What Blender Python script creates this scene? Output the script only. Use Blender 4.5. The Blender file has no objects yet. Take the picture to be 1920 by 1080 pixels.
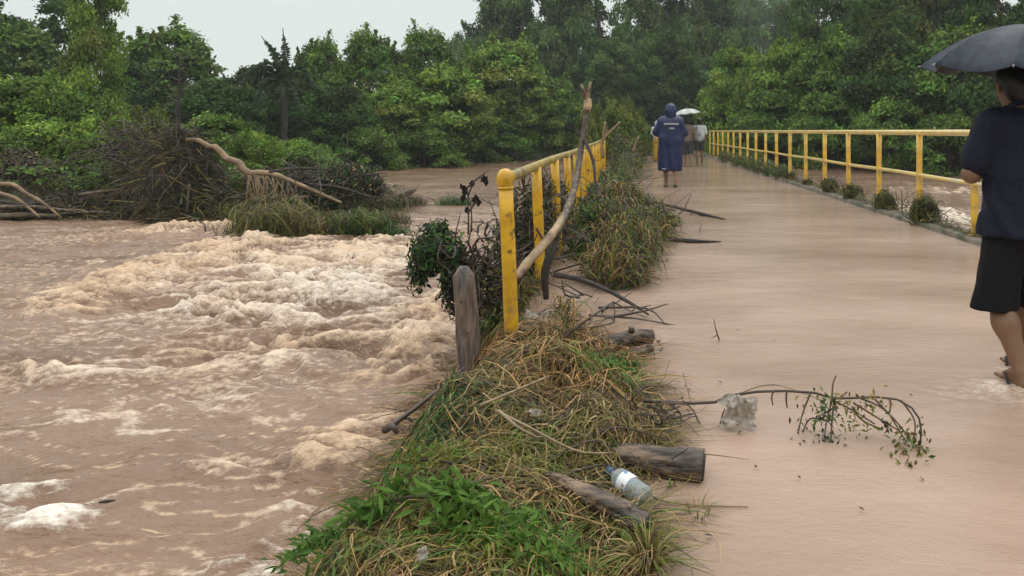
import bpy, math, random
import numpy as np
from mathutils import Vector, Matrix
random.seed(7)
S = bpy.context.scene
COL = S.collection

# ------------------------------------------------------------------ camera, sky, sun, exposure
CAMZ, F = 1.25, 1400.0           # eye height over the flooded deck; focal length in photo pixels
cam = bpy.data.objects.new('camera', bpy.data.cameras.new('camera'))
COL.objects.link(cam)
cam.location = (0, 0, CAMZ); cam.rotation_euler = (math.radians(90), 0, 0)
cam.data.sensor_width = 36; cam.data.lens = F / 1920 * 36
cam.data.shift_x = -218 / 1920; cam.data.shift_y = -295 / 1920
cam.data.clip_end = 1500; cam.data.clip_start = 0.05
S.camera = cam
W = bpy.data.worlds.new('World'); S.world = W; W.use_nodes = True
nt = W.node_tree; nt.nodes.clear()
out = nt.nodes.new('ShaderNodeOutputWorld'); bg = nt.nodes.new('ShaderNodeBackground')
sky = nt.nodes.new('ShaderNodeTexSky'); sky.sky_type = 'NISHITA'; sky.sun_disc = False
sky.sun_elevation = math.radians(58); sky.sun_rotation = math.radians(150)
tc = nt.nodes.new('ShaderNodeTexCoord'); sep = nt.nodes.new('ShaderNodeSeparateXYZ')
ramp = nt.nodes.new('ShaderNodeValToRGB')
ramp.color_ramp.elements[0].position = 0.0; ramp.color_ramp.elements[0].color = (6.9, 7.35, 7.0, 1)
ramp.color_ramp.elements[1].position = 1.0; ramp.color_ramp.elements[1].color = (17.5, 17.8, 18.0, 1)
e = ramp.color_ramp.elements.new(0.18); e.color = (7.0, 7.5, 7.15, 1)
mixs = nt.nodes.new('ShaderNodeMix'); mixs.data_type = 'RGBA'; mixs.inputs['Factor'].default_value = 0.93
nt.links.new(tc.outputs['Generated'], sep.inputs[0]); nt.links.new(sep.outputs['Z'], ramp.inputs[0])
nt.links.new(sky.outputs[0], mixs.inputs['A']); nt.links.new(ramp.outputs[0], mixs.inputs['B'])
nt.links.new(mixs.outputs['Result'], bg.inputs[0]); bg.inputs[1].default_value = 0.1
nt.links.new(bg.outputs[0], out.inputs[0])
sl = bpy.data.lights.new('sun', 'SUN'); sl.energy = 0.6; sl.angle = math.radians(30); sl.color = (1, .97, .92)
so = bpy.data.objects.new('sun', sl); COL.objects.link(so)
so.rotation_euler = (math.radians(32), 0, math.radians(150))
S.view_settings.view_transform = 'Standard'; S.view_settings.look = 'None'
S.view_settings.exposure = 0.22; S.view_settings.gamma = 1.0; S.view_settings.use_curve_mapping = False
S.cycles.max_bounces = 6; S.cycles.transparent_max_bounces = 12; S.cycles.volume_bounces = 0

# ------------------------------------------------------------------ maths helpers
rng = np.random.default_rng(11)
_perm = rng.permutation(256); _perm = np.concatenate([_perm, _perm, _perm])
_grad = rng.normal(size=(256, 3)); _grad /= np.linalg.norm(_grad, axis=1)[:, None]
def perlin(x, y, z=0.0):
    x, y, z = np.broadcast_arrays(np.asarray(x, float), np.asarray(y, float), np.asarray(z, float))
    xi, yi, zi = np.floor(x).astype(int), np.floor(y).astype(int), np.floor(z).astype(int)
    xf, yf, zf = x - xi, y - yi, z - zi
    u, v, w = [t * t * t * (t * (t * 6 - 15) + 10) for t in (xf, yf, zf)]
    def g(a, b, c):
        h = _perm[_perm[_perm[(xi + a) & 255] + ((yi + b) & 255)] + ((zi + c) & 255)] & 255
        G = _grad[h]
        return G[..., 0] * (xf - a) + G[..., 1] * (yf - b) + G[..., 2] * (zf - c)
    def lp(a, b, t): return a + (b - a) * t
    return 1.6 * lp(lp(lp(g(0,0,0), g(1,0,0), u), lp(g(0,1,0), g(1,1,0), u), v),
                    lp(lp(g(0,0,1), g(1,0,1), u), lp(g(0,1,1), g(1,1,1), u), v), w)
def fbm(x, y, z=0.0, o=4, gain=.5):
    s, a = 0, 1.0
    for i in range(o):
        s = s + a * perlin(x * 2**i + 13.1 * i, y * 2**i + 7.7 * i, z * 2**i if not np.isscalar(z) else z + i * 3.3)
        a *= gain
    return s
def sstep(a, b, x):
    t = np.clip((x - a) / (b - a), 0, 1); return t * t * (3 - 2 * t)
def P(px, py, Y):                # a place in the world: photo column, row and distance
    return ((px - 1178) / F * Y, Y, CAMZ - (py - 245) / F * Y)
def nrm(v): return v / np.maximum(np.linalg.norm(v, axis=-1, keepdims=True), 1e-9)

# ------------------------------------------------------------------ materials
def mat(name, col=(.5,.5,.5), rough=.6, var=0.0, vscale=8.0, attr=False, transl=0.0, bump=0.0, bscale=30.0,
        col2=None, c2scale=3.0, c2lo=.45, c2hi=.6, spec=.5, coat=0.0, stretch=None, mudz=None):
    m = bpy.data.materials.new(name); m.use_nodes = True
    n = m.node_tree.nodes; l = m.node_tree.links; b = n['Principled BSDF']
    b.inputs['Roughness'].default_value = rough; b.inputs['Specular IOR Level'].default_value = spec
    b.inputs['Coat Weight'].default_value = coat; b.inputs['Coat Roughness'].default_value = .15
    tx = n.new('ShaderNodeTexCoord'); src = tx.outputs['Object']
    if stretch:
        mp = n.new('ShaderNodeMapping'); mp.inputs['Scale'].default_value = stretch
        l.new(src, mp.inputs[0]); src = mp.outputs[0]
    if attr:
        a = n.new('ShaderNodeAttribute'); a.attribute_name = 'col'; c = a.outputs['Color']
    else:
        r = n.new('ShaderNodeRGB'); r.outputs[0].default_value = (*col, 1); c = r.outputs[0]
    if col2:
        t = n.new('ShaderNodeTexNoise'); t.inputs['Scale'].default_value = c2scale; t.inputs['Detail'].default_value = 6
        mr = n.new('ShaderNodeMapRange'); mr.inputs['From Min'].default_value = c2lo; mr.inputs['From Max'].default_value = c2hi
        mx = n.new('ShaderNodeMix'); mx.data_type = 'RGBA'; mx.inputs['B'].default_value = (*col2, 1)
        l.new(src, t.inputs['Vector']); l.new(t.outputs['Fac'], mr.inputs['Value']); l.new(mr.outputs[0], mx.inputs['Factor'])
        l.new(c, mx.inputs['A']); c = mx.outputs['Result']
    if mudz:
        sp = n.new('ShaderNodeSeparateXYZ'); l.new(tx.outputs['Object'], sp.inputs[0]); t = n.new('ShaderNodeTexNoise'); t.inputs['Scale'].default_value = 11; t.inputs['Detail'].default_value = 6; l.new(src, t.inputs['Vector'])
        ma = n.new('ShaderNodeMath'); ma.operation = 'MULTIPLY_ADD'; ma.inputs[1].default_value = mudz*2.2; l.new(t.outputs['Fac'], ma.inputs[0]); ma.inputs[2].default_value = -mudz*.55
        sb = n.new('ShaderNodeMath'); sb.operation = 'SUBTRACT'; l.new(ma.outputs[0], sb.inputs[0]); l.new(sp.outputs['Z'], sb.inputs[1])
        mr = n.new('ShaderNodeMapRange'); mr.inputs['From Min'].default_value = -.04; mr.inputs['From Max'].default_value = .10; mr.inputs['To Max'].default_value = .8; l.new(sb.outputs[0], mr.inputs['Value'])
        mx = n.new('ShaderNodeMix'); mx.data_type = 'RGBA'; mx.inputs['B'].default_value = (.20,.125,.07,1); l.new(mr.outputs[0], mx.inputs['Factor']); l.new(c, mx.inputs['A']); c = mx.outputs['Result']
    if var:
        t = n.new('ShaderNodeTexNoise'); t.inputs['Scale'].default_value = vscale; t.inputs['Detail'].default_value = 5
        mr = n.new('ShaderNodeMapRange'); mr.inputs['From Min'].default_value = .3; mr.inputs['From Max'].default_value = .7
        mr.inputs['To Min'].default_value = 1 - var; mr.inputs['To Max'].default_value = 1 + var
        mx = n.new('ShaderNodeVectorMath'); mx.operation = 'SCALE'
        l.new(src, t.inputs['Vector']); l.new(t.outputs['Fac'], mr.inputs['Value'])
        l.new(c, mx.inputs[0]); l.new(mr.outputs[0], mx.inputs['Scale']); c = mx.outputs[0]
    l.new(c, b.inputs['Base Color'])
    if bump:
        t = n.new('ShaderNodeTexNoise'); t.inputs['Scale'].default_value = bscale; t.inputs['Detail'].default_value = 6
        bp = n.new('ShaderNodeBump'); bp.inputs['Strength'].default_value = 1.0; bp.inputs['Distance'].default_value = bump
        l.new(src, t.inputs['Vector']); l.new(t.outputs['Fac'], bp.inputs['Height']); l.new(bp.outputs[0], b.inputs['Normal'])
    if transl:
        tr = n.new('ShaderNodeBsdfTranslucent'); ms = n.new('ShaderNodeMixShader'); ms.inputs[0].default_value = transl
        l.new(c, tr.inputs[0]); l.new(b.outputs[0], ms.inputs[1]); l.new(tr.outputs[0], ms.inputs[2])
        l.new(ms.outputs[0], n['Material Output'].inputs['Surface'])
    return m

M = {}
M['leaf'] = mat('foliage', attr=True, rough=.55, transl=.28, spec=.16)
M['strand'] = mat('wet_grass', attr=True, rough=.5, transl=.14, spec=.22)
M['bark'] = mat('bark', (.10,.075,.05), .75, var=.5, vscale=9, bump=.02, bscale=18)
M['bark_dark'] = mat('dark_bark', (.04,.032,.026), .8, var=.4, vscale=9, bump=.02, bscale=18)
M['bark_wet'] = mat('wet_bark', (.060,.038,.023), .42, var=.6, vscale=22, bump=.012, bscale=45, col2=(.17,.12,.075), c2scale=14, c2lo=.48, c2hi=.62)
M['bark_log'] = mat('sodden_log_bark', (.050,.032,.019), .4, var=.7, vscale=38, bump=.014, bscale=48, col2=(.16,.105,.062), c2scale=30, c2lo=.50, c2hi=.60, stretch=(.16,1,1))
M['wood_pale'] = mat('stripped_wood', (.34,.23,.12), .5, var=.35, vscale=12, bump=.006, bscale=40, col2=(.10,.06,.035), c2scale=6, c2lo=.5, c2hi=.62)
M['twig'] = mat('wet_twig', (.06,.042,.03), .5, var=.4, vscale=20)
M['twig_tan'] = mat('tan_twig', (.26,.18,.10), .5, var=.35, vscale=20)
M['rail'] = mat('yellow_paint', (.66,.36,.012), .32, var=.2, vscale=9, bump=.0025, bscale=50, col2=(.14,.075,.03), c2scale=14, c2lo=.59, c2hi=.68, coat=.2, mudz=.30)
M['rail_top'] = mat('muddy_yellow_paint', (.38,.27,.06), .4, var=.25, vscale=9, bump=.002, bscale=50, col2=(.16,.13,.05), c2scale=5, c2lo=.45, c2hi=.62)
M['rail_pale'] = mat('pale_yellow_paint', (.70,.50,.13), .3, var=.15, vscale=4, bump=.001, bscale=60, col2=(.55,.48,.30), c2scale=3, c2lo=.5, c2hi=.7, coat=.4)
M['rail_post'] = mat('post_yellow_paint', (.70,.43,.05), .34, var=.2, vscale=7, bump=.002, bscale=50, col2=(.42,.30,.14), c2scale=6, c2lo=.5, c2hi=.68, coat=.2, mudz=.26)  # yellow post paint with random duller blotches and mud towards the base
M['concrete'] = mat('wet_concrete', (.19,.155,.115), .5, var=.35, vscale=5, bump=.006, bscale=25, col2=(.06,.065,.03), c2scale=3.5, c2lo=.45, c2hi=.6)
M['soil'] = mat('wet_soil', (.075,.055,.03), .6, var=.6, vscale=12, bump=.02, bscale=30, col2=(.06,.07,.02), c2scale=5)
M['ground'] = mat('forest_floor', (.05,.055,.022), .9, var=.5, vscale=.8, bump=.05, bscale=3, col2=(.09,.065,.04), c2scale=.5)
M['post_wood'] = mat('weathered_wood', (.17,.115,.085), .65, var=.55, vscale=14, bump=.014, bscale=26, col2=(.09,.085,.08), c2scale=4, c2lo=.45, c2hi=.6, stretch=(4,4,.6))
M['skin_brown'] = mat('brown_skin', (.19,.10,.053), .5, var=.1, vscale=20)
M['hair'] = mat('black_hair', (.006,.005,.005), .45)
M['navy'] = mat('navy_cotton', (.010,.012,.024), .75, var=.3, vscale=40, bump=.012, bscale=9, spec=.2)
M['black'] = mat('black_cotton', (.006,.006,.007), .8, bump=.004, bscale=12, spec=.2)
M['umb_navy'] = mat('wet_umbrella_cloth', (.034,.043,.058), .5, var=.35, vscale=25, transl=.12, spec=.22, bump=.002, bscale=70)
M['umb_grey'] = mat('pale_umbrella_cloth', (.40,.41,.38), .35, var=.1)
M['umb_in'] = mat('dark_umbrella_cloth', (.02,.02,.03), .5)
M['steel'] = mat('steel', (.35,.35,.36), .3)
M['rubber'] = mat('black_rubber', (.02,.02,.02), .5)
M['sole'] = mat('sandal_foam', (.13,.12,.12), .7)
M['poncho'] = mat('blue_raincoat', (.008,.015,.064), .4, var=.25, vscale=9, bump=.01, bscale=7, spec=.4)
M['reflect'] = mat('silver_band', (.30,.31,.33), .3)
M['tan_shirt'] = mat('brown_check_shirt', (.16,.10,.06), .8, col2=(.11,.12,.12), c2scale=14)
M['grey_shirt'] = mat('pale_grey_shirt', (.50,.52,.50), .8, col2=(.22,.25,.26), c2scale=6)
M['white_cloth'] = mat('white_cloth', (.6,.58,.54), .8, var=.15)
M['yellow_cloth'] = mat('yellow_cloth', (.42,.27,.03), .7, var=.2)
M['dark_cloth'] = mat('charcoal_cloth', (.025,.028,.03), .8)
M['plastic_white'] = mat('white_plastic_film', (.62,.56,.48), .3, transl=.6, var=.25, vscale=50)
M['label'] = mat('bottle_label', (.75,.78,.8), .4, col2=(.10,.25,.45), c2scale=18, c2lo=.5, c2hi=.55)
M['cap'] = mat('blue_cap', (.035,.07,.14), .35)
mb = mat('clear_plastic', (.80,.88,.88), .08); mb.node_tree.nodes['Principled BSDF'].inputs['Transmission Weight'].default_value = .75
mb.node_tree.nodes['Principled BSDF'].inputs['IOR'].default_value = 1.15; M['bottle'] = mb

def water_mat(name, base, deep, ripple):
    m = bpy.data.materials.new(name); m.use_nodes = True
    n = m.node_tree.nodes; l = m.node_tree.links; b = n['Principled BSDF']
    a = n.new('ShaderNodeAttribute'); a.attribute_name = 'foam'
    tx = n.new('ShaderNodeTexCoord'); src = tx.outputs['Object']
    t = n.new('ShaderNodeTexNoise'); t.inputs['Scale'].default_value = .75; t.inputs['Detail'].default_value = 7
    mp = n.new('ShaderNodeMapping'); mp.inputs['Scale'].default_value = (.5, 1, 1); l.new(src, mp.inputs[0]); l.new(mp.outputs[0], t.inputs['Vector'])
    mr = n.new('ShaderNodeMapRange'); mr.inputs['From Min'].default_value = .35; mr.inputs['From Max'].default_value = .65
    l.new(t.outputs['Fac'], mr.inputs['Value'])
    m0 = n.new('ShaderNodeMix'); m0.data_type = 'RGBA'; m0.inputs['A'].default_value = (*base, 1); m0.inputs['B'].default_value = (*deep, 1)
    l.new(mr.outputs[0], m0.inputs['Factor'])
    # foam broken up by fine noise
    t2 = n.new('ShaderNodeTexNoise'); t2.inputs['Scale'].default_value = 30; t2.inputs['Detail'].default_value = 7; t2.inputs['Roughness'].default_value = .7
    mp2 = n.new('ShaderNodeMapping'); mp2.inputs['Scale'].default_value = (.6, 1, 1); l.new(src, mp2.inputs[0]); l.new(mp2.outputs[0], t2.inputs['Vector'])
    ad = n.new('ShaderNodeMath'); ad.operation = 'MULTIPLY_ADD'; ad.inputs[1].default_value = 2.3
    l.new(t2.outputs['Fac'], ad.inputs[0]); sx = n.new('ShaderNodeSeparateColor'); l.new(a.outputs['Color'], sx.inputs[0])
    sb = n.new('ShaderNodeMath'); sb.operation = 'SUBTRACT'; sb.inputs[1].default_value = 1.12; l.new(sx.outputs[0], sb.inputs[0]); l.new(sb.outputs[0], ad.inputs[2])
    fr = n.new('ShaderNodeMapRange'); fr.inputs['From Min'].default_value = .22; fr.inputs['From Max'].default_value = 1.05; l.new(ad.outputs[0], fr.inputs['Value'])
    gt = n.new('ShaderNodeMath'); gt.operation = 'MULTIPLY'; l.new(fr.outputs[0], gt.inputs[0])
    g2 = n.new('ShaderNodeMapRange'); g2.inputs['From Min'].default_value = .02; g2.inputs['From Max'].default_value = .12; l.new(sx.outputs[0], g2.inputs['Value']); l.new(g2.outputs[0], gt.inputs[1])
    fc = n.new('ShaderNodeMix'); fc.data_type = 'RGBA'; fc.inputs['A'].default_value = (.68,.48,.31,1); fc.inputs['B'].default_value = (.84,.78,.68,1)
    l.new(sx.outputs[1], fc.inputs['Factor'])
    m1 = n.new('ShaderNodeMix'); m1.data_type = 'RGBA'; l.new(m0.outputs['Result'], m1.inputs['A']); l.new(fc.outputs['Result'], m1.inputs['B']); l.new(gt.outputs[0], m1.inputs['Factor'])
    l.new(m1.outputs['Result'], b.inputs['Base Color'])
    rr = n.new('ShaderNodeMapRange'); rr.inputs['To Min'].default_value = .07; rr.inputs['To Max'].default_value = .6
    l.new(gt.outputs[0], rr.inputs['Value']); l.new(rr.outputs[0], b.inputs['Roughness'])
    b.inputs['IOR'].default_value = 1.33
    prev = None
    for sc_, st, rt in ripple:
        q = n.new('ShaderNodeTexNoise'); q.inputs['Scale'].default_value = sc_; q.inputs['Detail'].default_value = 4; q.inputs['Roughness'].default_value = rt
        mq = n.new('ShaderNodeMapping'); mq.inputs['Scale'].default_value = (.55, 1, 1); l.new(src, mq.inputs[0]); l.new(mq.outputs[0], q.inputs['Vector'])
        bp = n.new('ShaderNodeBump'); bp.inputs['Distance'].default_value = st
        l.new(q.outputs['Fac'], bp.inputs['Height'])
        if prev: l.new(prev.outputs[0], bp.inputs['Normal'])
        prev = bp
    l.new(prev.outputs[0], b.inputs['Normal'])
    return m
M['river'] = water_mat('muddy_river', (.275,.172,.112), (.180,.105,.064), [(2.5,.06,.5),(9,.035,.6),(38,.010,.65)])
M['flood'] = water_mat('muddy_flood', (.455,.320,.242), (.275,.182,.125), [(1.3,.010,.5),(7,.0050,.5),(36,.0034,.6),(120,.0022,.6)])

# ------------------------------------------------------------------ mesh helpers
def link(name, me, m=None, parent=None, smooth=False):
    o = bpy.data.objects.new(name, me); COL.objects.link(o)
    if m is not None and not me.materials: me.materials.append(m)
    if parent is not None: o.parent = parent
    return o
def mesh_np(name, v, faces, col=None, smooth=False, attrs=None):
    """faces: list of int arrays (m,3) / (m,4)"""
    me = bpy.data.meshes.new(name)
    v = np.asarray(v, np.float32)
    if not isinstance(faces, (list, tuple)): faces = [faces]
    faces = [np.asarray(f, np.int32) for f in faces if len(f)]
    me.vertices.add(len(v)); me.vertices.foreach_set('co', v.ravel())
    loops = np.concatenate([f.ravel() for f in faces]); sizes = np.concatenate([np.full(len(f), f.shape[1]) for f in faces])
    me.loops.add(len(loops)); me.loops.foreach_set('vertex_index', loops)
    me.polygons.add(len(sizes)); me.polygons.foreach_set('loop_start', np.concatenate([[0], np.cumsum(sizes)[:-1]]).astype(np.int32))
    me.polygons.foreach_set('loop_total', sizes.astype(np.int32))
    if smooth: me.polygons.foreach_set('use_smooth', np.ones(len(sizes), bool))
    if col is not None:
        a = me.color_attributes.new('col', 'FLOAT_COLOR', 'POINT')
        c = np.ones((len(v), 4), np.float32); c[:, :3] = col; a.data.foreach_set('color', c.ravel())
    if attrs:
        for k, c3 in attrs.items():
            a = me.color_attributes.new(k, 'FLOAT_COLOR', 'POINT')
            c = np.ones((len(v), 4), np.float32); c[:, :3] = c3; a.data.foreach_set('color', c.ravel())
    me.update(calc_edges=True); me.validate()
    return me
class MB:
    def __init__(s): s.v, s.q, s.t, s.n, s.c = [], [], [], 0, []
    def add(s, v, q=None, t=None, col=None):
        v = np.asarray(v, float)
        if q is not None and len(q): s.q.append(np.asarray(q) + s.n)
        if t is not None and len(t): s.t.append(np.asarray(t) + s.n)
        s.v.append(v); s.n += len(v)
        s.c.append(np.broadcast_to(np.asarray(col if col is not None else (.5,.5,.5), float), (len(v), 3)))
        return s
    def mesh(s, name, smooth=True, col=False):
        f = []
        if s.q: f.append(np.concatenate(s.q))
        if s.t: f.append(np.concatenate(s.t))
        return mesh_np(name, np.concatenate(s.v), f, np.concatenate(s.c) if col else None, smooth)
    def build(s, name, m, parent=None, smooth=True, col=False):
        return link(name, s.mesh(name, smooth, col), m, parent)
    def tube(s, pts, rad, n=8, jit=0.0, cap=True, seed=0, col=None, groove=0.0):
        pts = np.asarray(pts, float); k = len(pts); rad = np.broadcast_to(np.asarray(rad, float), (k,))
        d = np.gradient(pts, axis=0); d = nrm(d)
        up = np.array([0,0,1.]) if abs(d[0][2]) < .9 else np.array([1.,0,0])
        a = np.zeros((k,3)); prev = nrm(np.cross(d[0], up))
        for i in range(k):
            prev = nrm(prev - d[i] * np.dot(prev, d[i])); a[i] = prev
        b = np.cross(d, a); th = np.arange(n) / n * 2 * np.pi
        ring = np.cos(th)[None,:,None] * a[:,None,:] + np.sin(th)[None,:,None] * b[:,None,:]
        R = rad[:,None] * np.ones((k,n))
        if jit:
            p0 = pts[:,None,:] * 6 + ring * 1.5 + seed * 9.1
            R = R * (1 + jit * fbm(p0[...,0], p0[...,1], p0[...,2], 3))
        if groove:
            ax_ = np.cumsum(np.linalg.norm(np.gradient(pts,axis=0),axis=1))[:,None]*9; g_ = np.abs(perlin(np.cos(th)[None]*4.2+seed+0*ax_, np.sin(th)[None]*4.2+0*ax_, ax_*.8)); R = R * (1 - groove*(1 - 2.2*g_))
        v = pts[:,None,:] + ring * R[...,None]
        i = np.arange(k-1)[:,None] * n; j = np.arange(n)[None,:]; j2 = (j+1) % n
        q = np.stack([i+j, i+j2, i+n+j2, i+n+j], -1).reshape(-1,4)
        v = v.reshape(-1,3); t = None
        if cap:
            v = np.concatenate([v, pts[:1], pts[-1:]]); c0, c1 = k*n, k*n+1; jj = np.arange(n); j3 = (jj+1) % n
            t = np.concatenate([np.stack([np.full(n,c0), j3, jj], -1), np.stack([np.full(n,c1), (k-1)*n+jj, (k-1)*n+j3], -1)])
        return s.add(v, q, t, col)
    def box(s, x0, x1, y0, y1, z0, z1):
        v = [(x,y,z) for x in (x0,x1) for y in (y0,y1) for z in (z0,z1)]
        return s.add(v, [(0,1,3,2),(4,6,7,5),(0,4,5,1),(2,3,7,6),(0,2,6,4),(1,5,7,3)])
def spline(pts, n):
    """Catmull-Rom through pts"""
    p = np.asarray(pts, float); p = np.vstack([2*p[0]-p[1], p, 2*p[-1]-p[-2]]); k = len(p) - 3
    t = np.linspace(0, k - 1e-6, n); i = t.astype(int); f = (t - i)[:,None]
    a, b, c, d = p[i], p[i+1], p[i+2], p[i+3]
    return .5 * (2*b + (c-a)*f + (2*a-5*b+4*c-d)*f**2 + (3*b-a-3*c+d)*f**3)
def tag(o, label=None, cat=None, group=None, kind=None):
    if label: o['label'] = label
    if cat: o['category'] = cat
    if group: o['group'] = group
    if kind: o['kind'] = kind
    return o
def empty(name, loc, label, cat, group=None, rz=0):
    o = bpy.data.objects.new(name, None); COL.objects.link(o); o.location = loc; o.rotation_euler = (0,0,rz)
    o.empty_display_size = .1
    return tag(o, label, cat, group)

def leaves(mb, c, d, nv, L, Wd, col, fold=.15):
    """rhombic leaves folded along the midrib: centre c, direction d, normal nv"""
    n = len(c); d = nrm(d); s = nrm(np.cross(d, nv)); nn = np.cross(s, d)
    L = np.broadcast_to(L, (n,))[:,None]; Wd = np.broadcast_to(Wd, (n,))[:,None]
    v = np.stack([c - d*L*.5, c - d*L*.05 + s*Wd*.5 + nn*Wd*fold, c + d*L*.5 - nn*L*.12, c - d*L*.05 - s*Wd*.5 + nn*Wd*fold], 1).reshape(-1,3)
    i = np.arange(n)[:,None]*4
    mb.add(v, t=np.concatenate([i+[0,1,2], i+[0,2,3]]), col=np.repeat(col, 4, 0))
def ribbons(mb, p, Wd, col, up=(0,0,1)):
    """p (n,k,3) centre lines -> flat tapering strips"""
    n, k, _ = p.shape; d = nrm(np.gradient(p, axis=1)); s = np.cross(d, np.asarray(up) + rng.normal(0,.35,(n,1,3))); s = nrm(s)
    w = np.broadcast_to(Wd, (n,))[:,None,None] * (1 - np.linspace(0,1,k)**2*.8)[None,:,None] * .5
    v = np.stack([p - s*w, p + s*w], 2).reshape(-1,3)
    b = (np.arange(n)*k*2)[:,None] + (np.arange(k-1)*2)[None,:]; b = b.reshape(-1,1)
    mb.add(v, q=b + [0,1,3,2], col=np.repeat(col, 2*k, 0))
GR = {'olive':(.150,.142,.028),'green':(.065,.135,.022),'fresh':(.10,.185,.028),'tan':(.36,.255,.11),'brown':(.105,.07,.035),'dark':(.032,.033,.016),'dgreen':(.03,.06,.02)}
def pickcol(n, weights, var=.25):
    ks = list(weights); w = np.array([weights[k] for k in ks], float); w /= w.sum()
    c = np.array([GR[k] for k in ks])[rng.choice(len(ks), n, p=w)]
    return c * rng.uniform(1-var, 1+var, (n,1))
# ------------------------------------------------------------------ ground, hills, road
RIVZ = -0.30
def XL(y): return np.interp(y, [-30,11.5,12.6,13.4,14.2,18,23,30,34,40,50,60], [-60,-60,-20,-11,-8.2,-8.0,-8.6,-11.5,-10.6,-6.6,-2.2,-1.6])
def XR(y): return np.interp(y, [-30,8,20,26,32,37,42,60], [34,28,19,14.5,9.5,6.2,4.6,4.4])
def land_h(x, y):
    d = np.maximum(XL(y) - x, x - XR(y))
    d = np.maximum(d, (y - 58) * .6)
    d = d + .35 * fbm(x * .7, y * .7, 0, 3)
    z = -1.0 + 1.15 * sstep(-.7, .9, d) + .5 * sstep(2, 12, d)
    z = z + 9.0 * sstep(70, 190, np.hypot(x, y)) + .12 * fbm(x * .5, y * .5, 2.0, 3)
    road = (1 - sstep(3.2, 4.2, np.abs(x - 1.55))) * sstep(37, 39, y) * (1 - sstep(62, 66, y))
    z = z * (1 - road) + (-.06) * road
    return z
def steps(a, b, f):
    r = [a]
    while r[-1] < b: r.append(r[-1] + f(r[-1]))
    return np.array(r)
def grid(xs, ys):
    X, Y = np.meshgrid(xs, ys); n, m = len(ys), len(xs)
    i = np.arange(n-1)[:,None]*m; j = np.arange(m-1)[None,:]
    q = np.stack([i+j, i+j+1, i+m+j+1, i+m+j], -1).reshape(-1,4)
    return X, Y, q
xs = np.concatenate([np.linspace(-400,-50,25), np.linspace(-48,48,160), np.linspace(50,400,25)])
ys = np.concatenate([np.linspace(-120,-5,12), np.linspace(0,75,160), np.linspace(80,500,40)])
X, Y, q = grid(xs, ys)
g = link('ground', mesh_np('ground', np.stack([X, Y, land_h(X, Y)], -1).reshape(-1,3), q, smooth=True), M['ground']); tag(g, kind='structure')

# ------------------------------------------------------------------ river: real wave relief, breakers and foam where the flood breaks
def blob_px(px, py, rx, ry, z=RIVZ):
    Y = (CAMZ - z) * F / (py - 245); X = (px - 1178) / F * Y
    return X, Y, rx / F * Y, ry * Y * Y / ((CAMZ - z) * F)
FO = [(160,570,70,24,.85,0),(270,525,70,28,.95,0),(350,490,70,32,1,0),(440,462,70,28,1,.1),(320,430,60,18,.9,0),(420,425,60,16,.8,0),(560,500,130,40,.95,.3),
      (700,520,110,42,.8,.5),(640,565,70,26,1.0,1.0),(600,540,70,20,.9,1),(800,600,90,44,.9,.1),(480,575,130,32,.8,.4),(330,585,90,20,.6,.6),(720,645,120,30,.8,.3),
      (820,670,70,34,.85,0),(560,655,160,30,.6,.1),(20,712,70,24,.8,.1),(100,700,70,18,.6,.2),(270,690,220,24,.45,.3),(640,835,80,28,.95,0),(590,872,60,26,.8,0),
      (720,795,70,24,.8,0),(760,690,80,22,.8,0),(500,1045,75,34,1,.9),(590,965,60,34,.8,.5),(60,925,90,14,1,1),(90,965,110,12,1,1),(40,985,70,8,.8,1),(440,880,120,12,.5,.3),(150,775,180,16,.38,.3),
      (660,900,60,20,.7,.1),(80,730,160,10,.35,.6),(430,760,200,20,.3,.4),(200,820,200,20,.25,.5),(850,560,40,50,.7,.2),(650,470,160,22,.6,.1),(780,470,60,30,.6,.1),(300,1020,150,25,.2,.3)]
FR = [(1770,405,90,22,.95,.7),(1700,425,70,14,.8,.7),(1600,400,90,14,.5,.6),(1820,360,80,14,.6,.3),(1640,350,60,10,.4,.3)]
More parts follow.
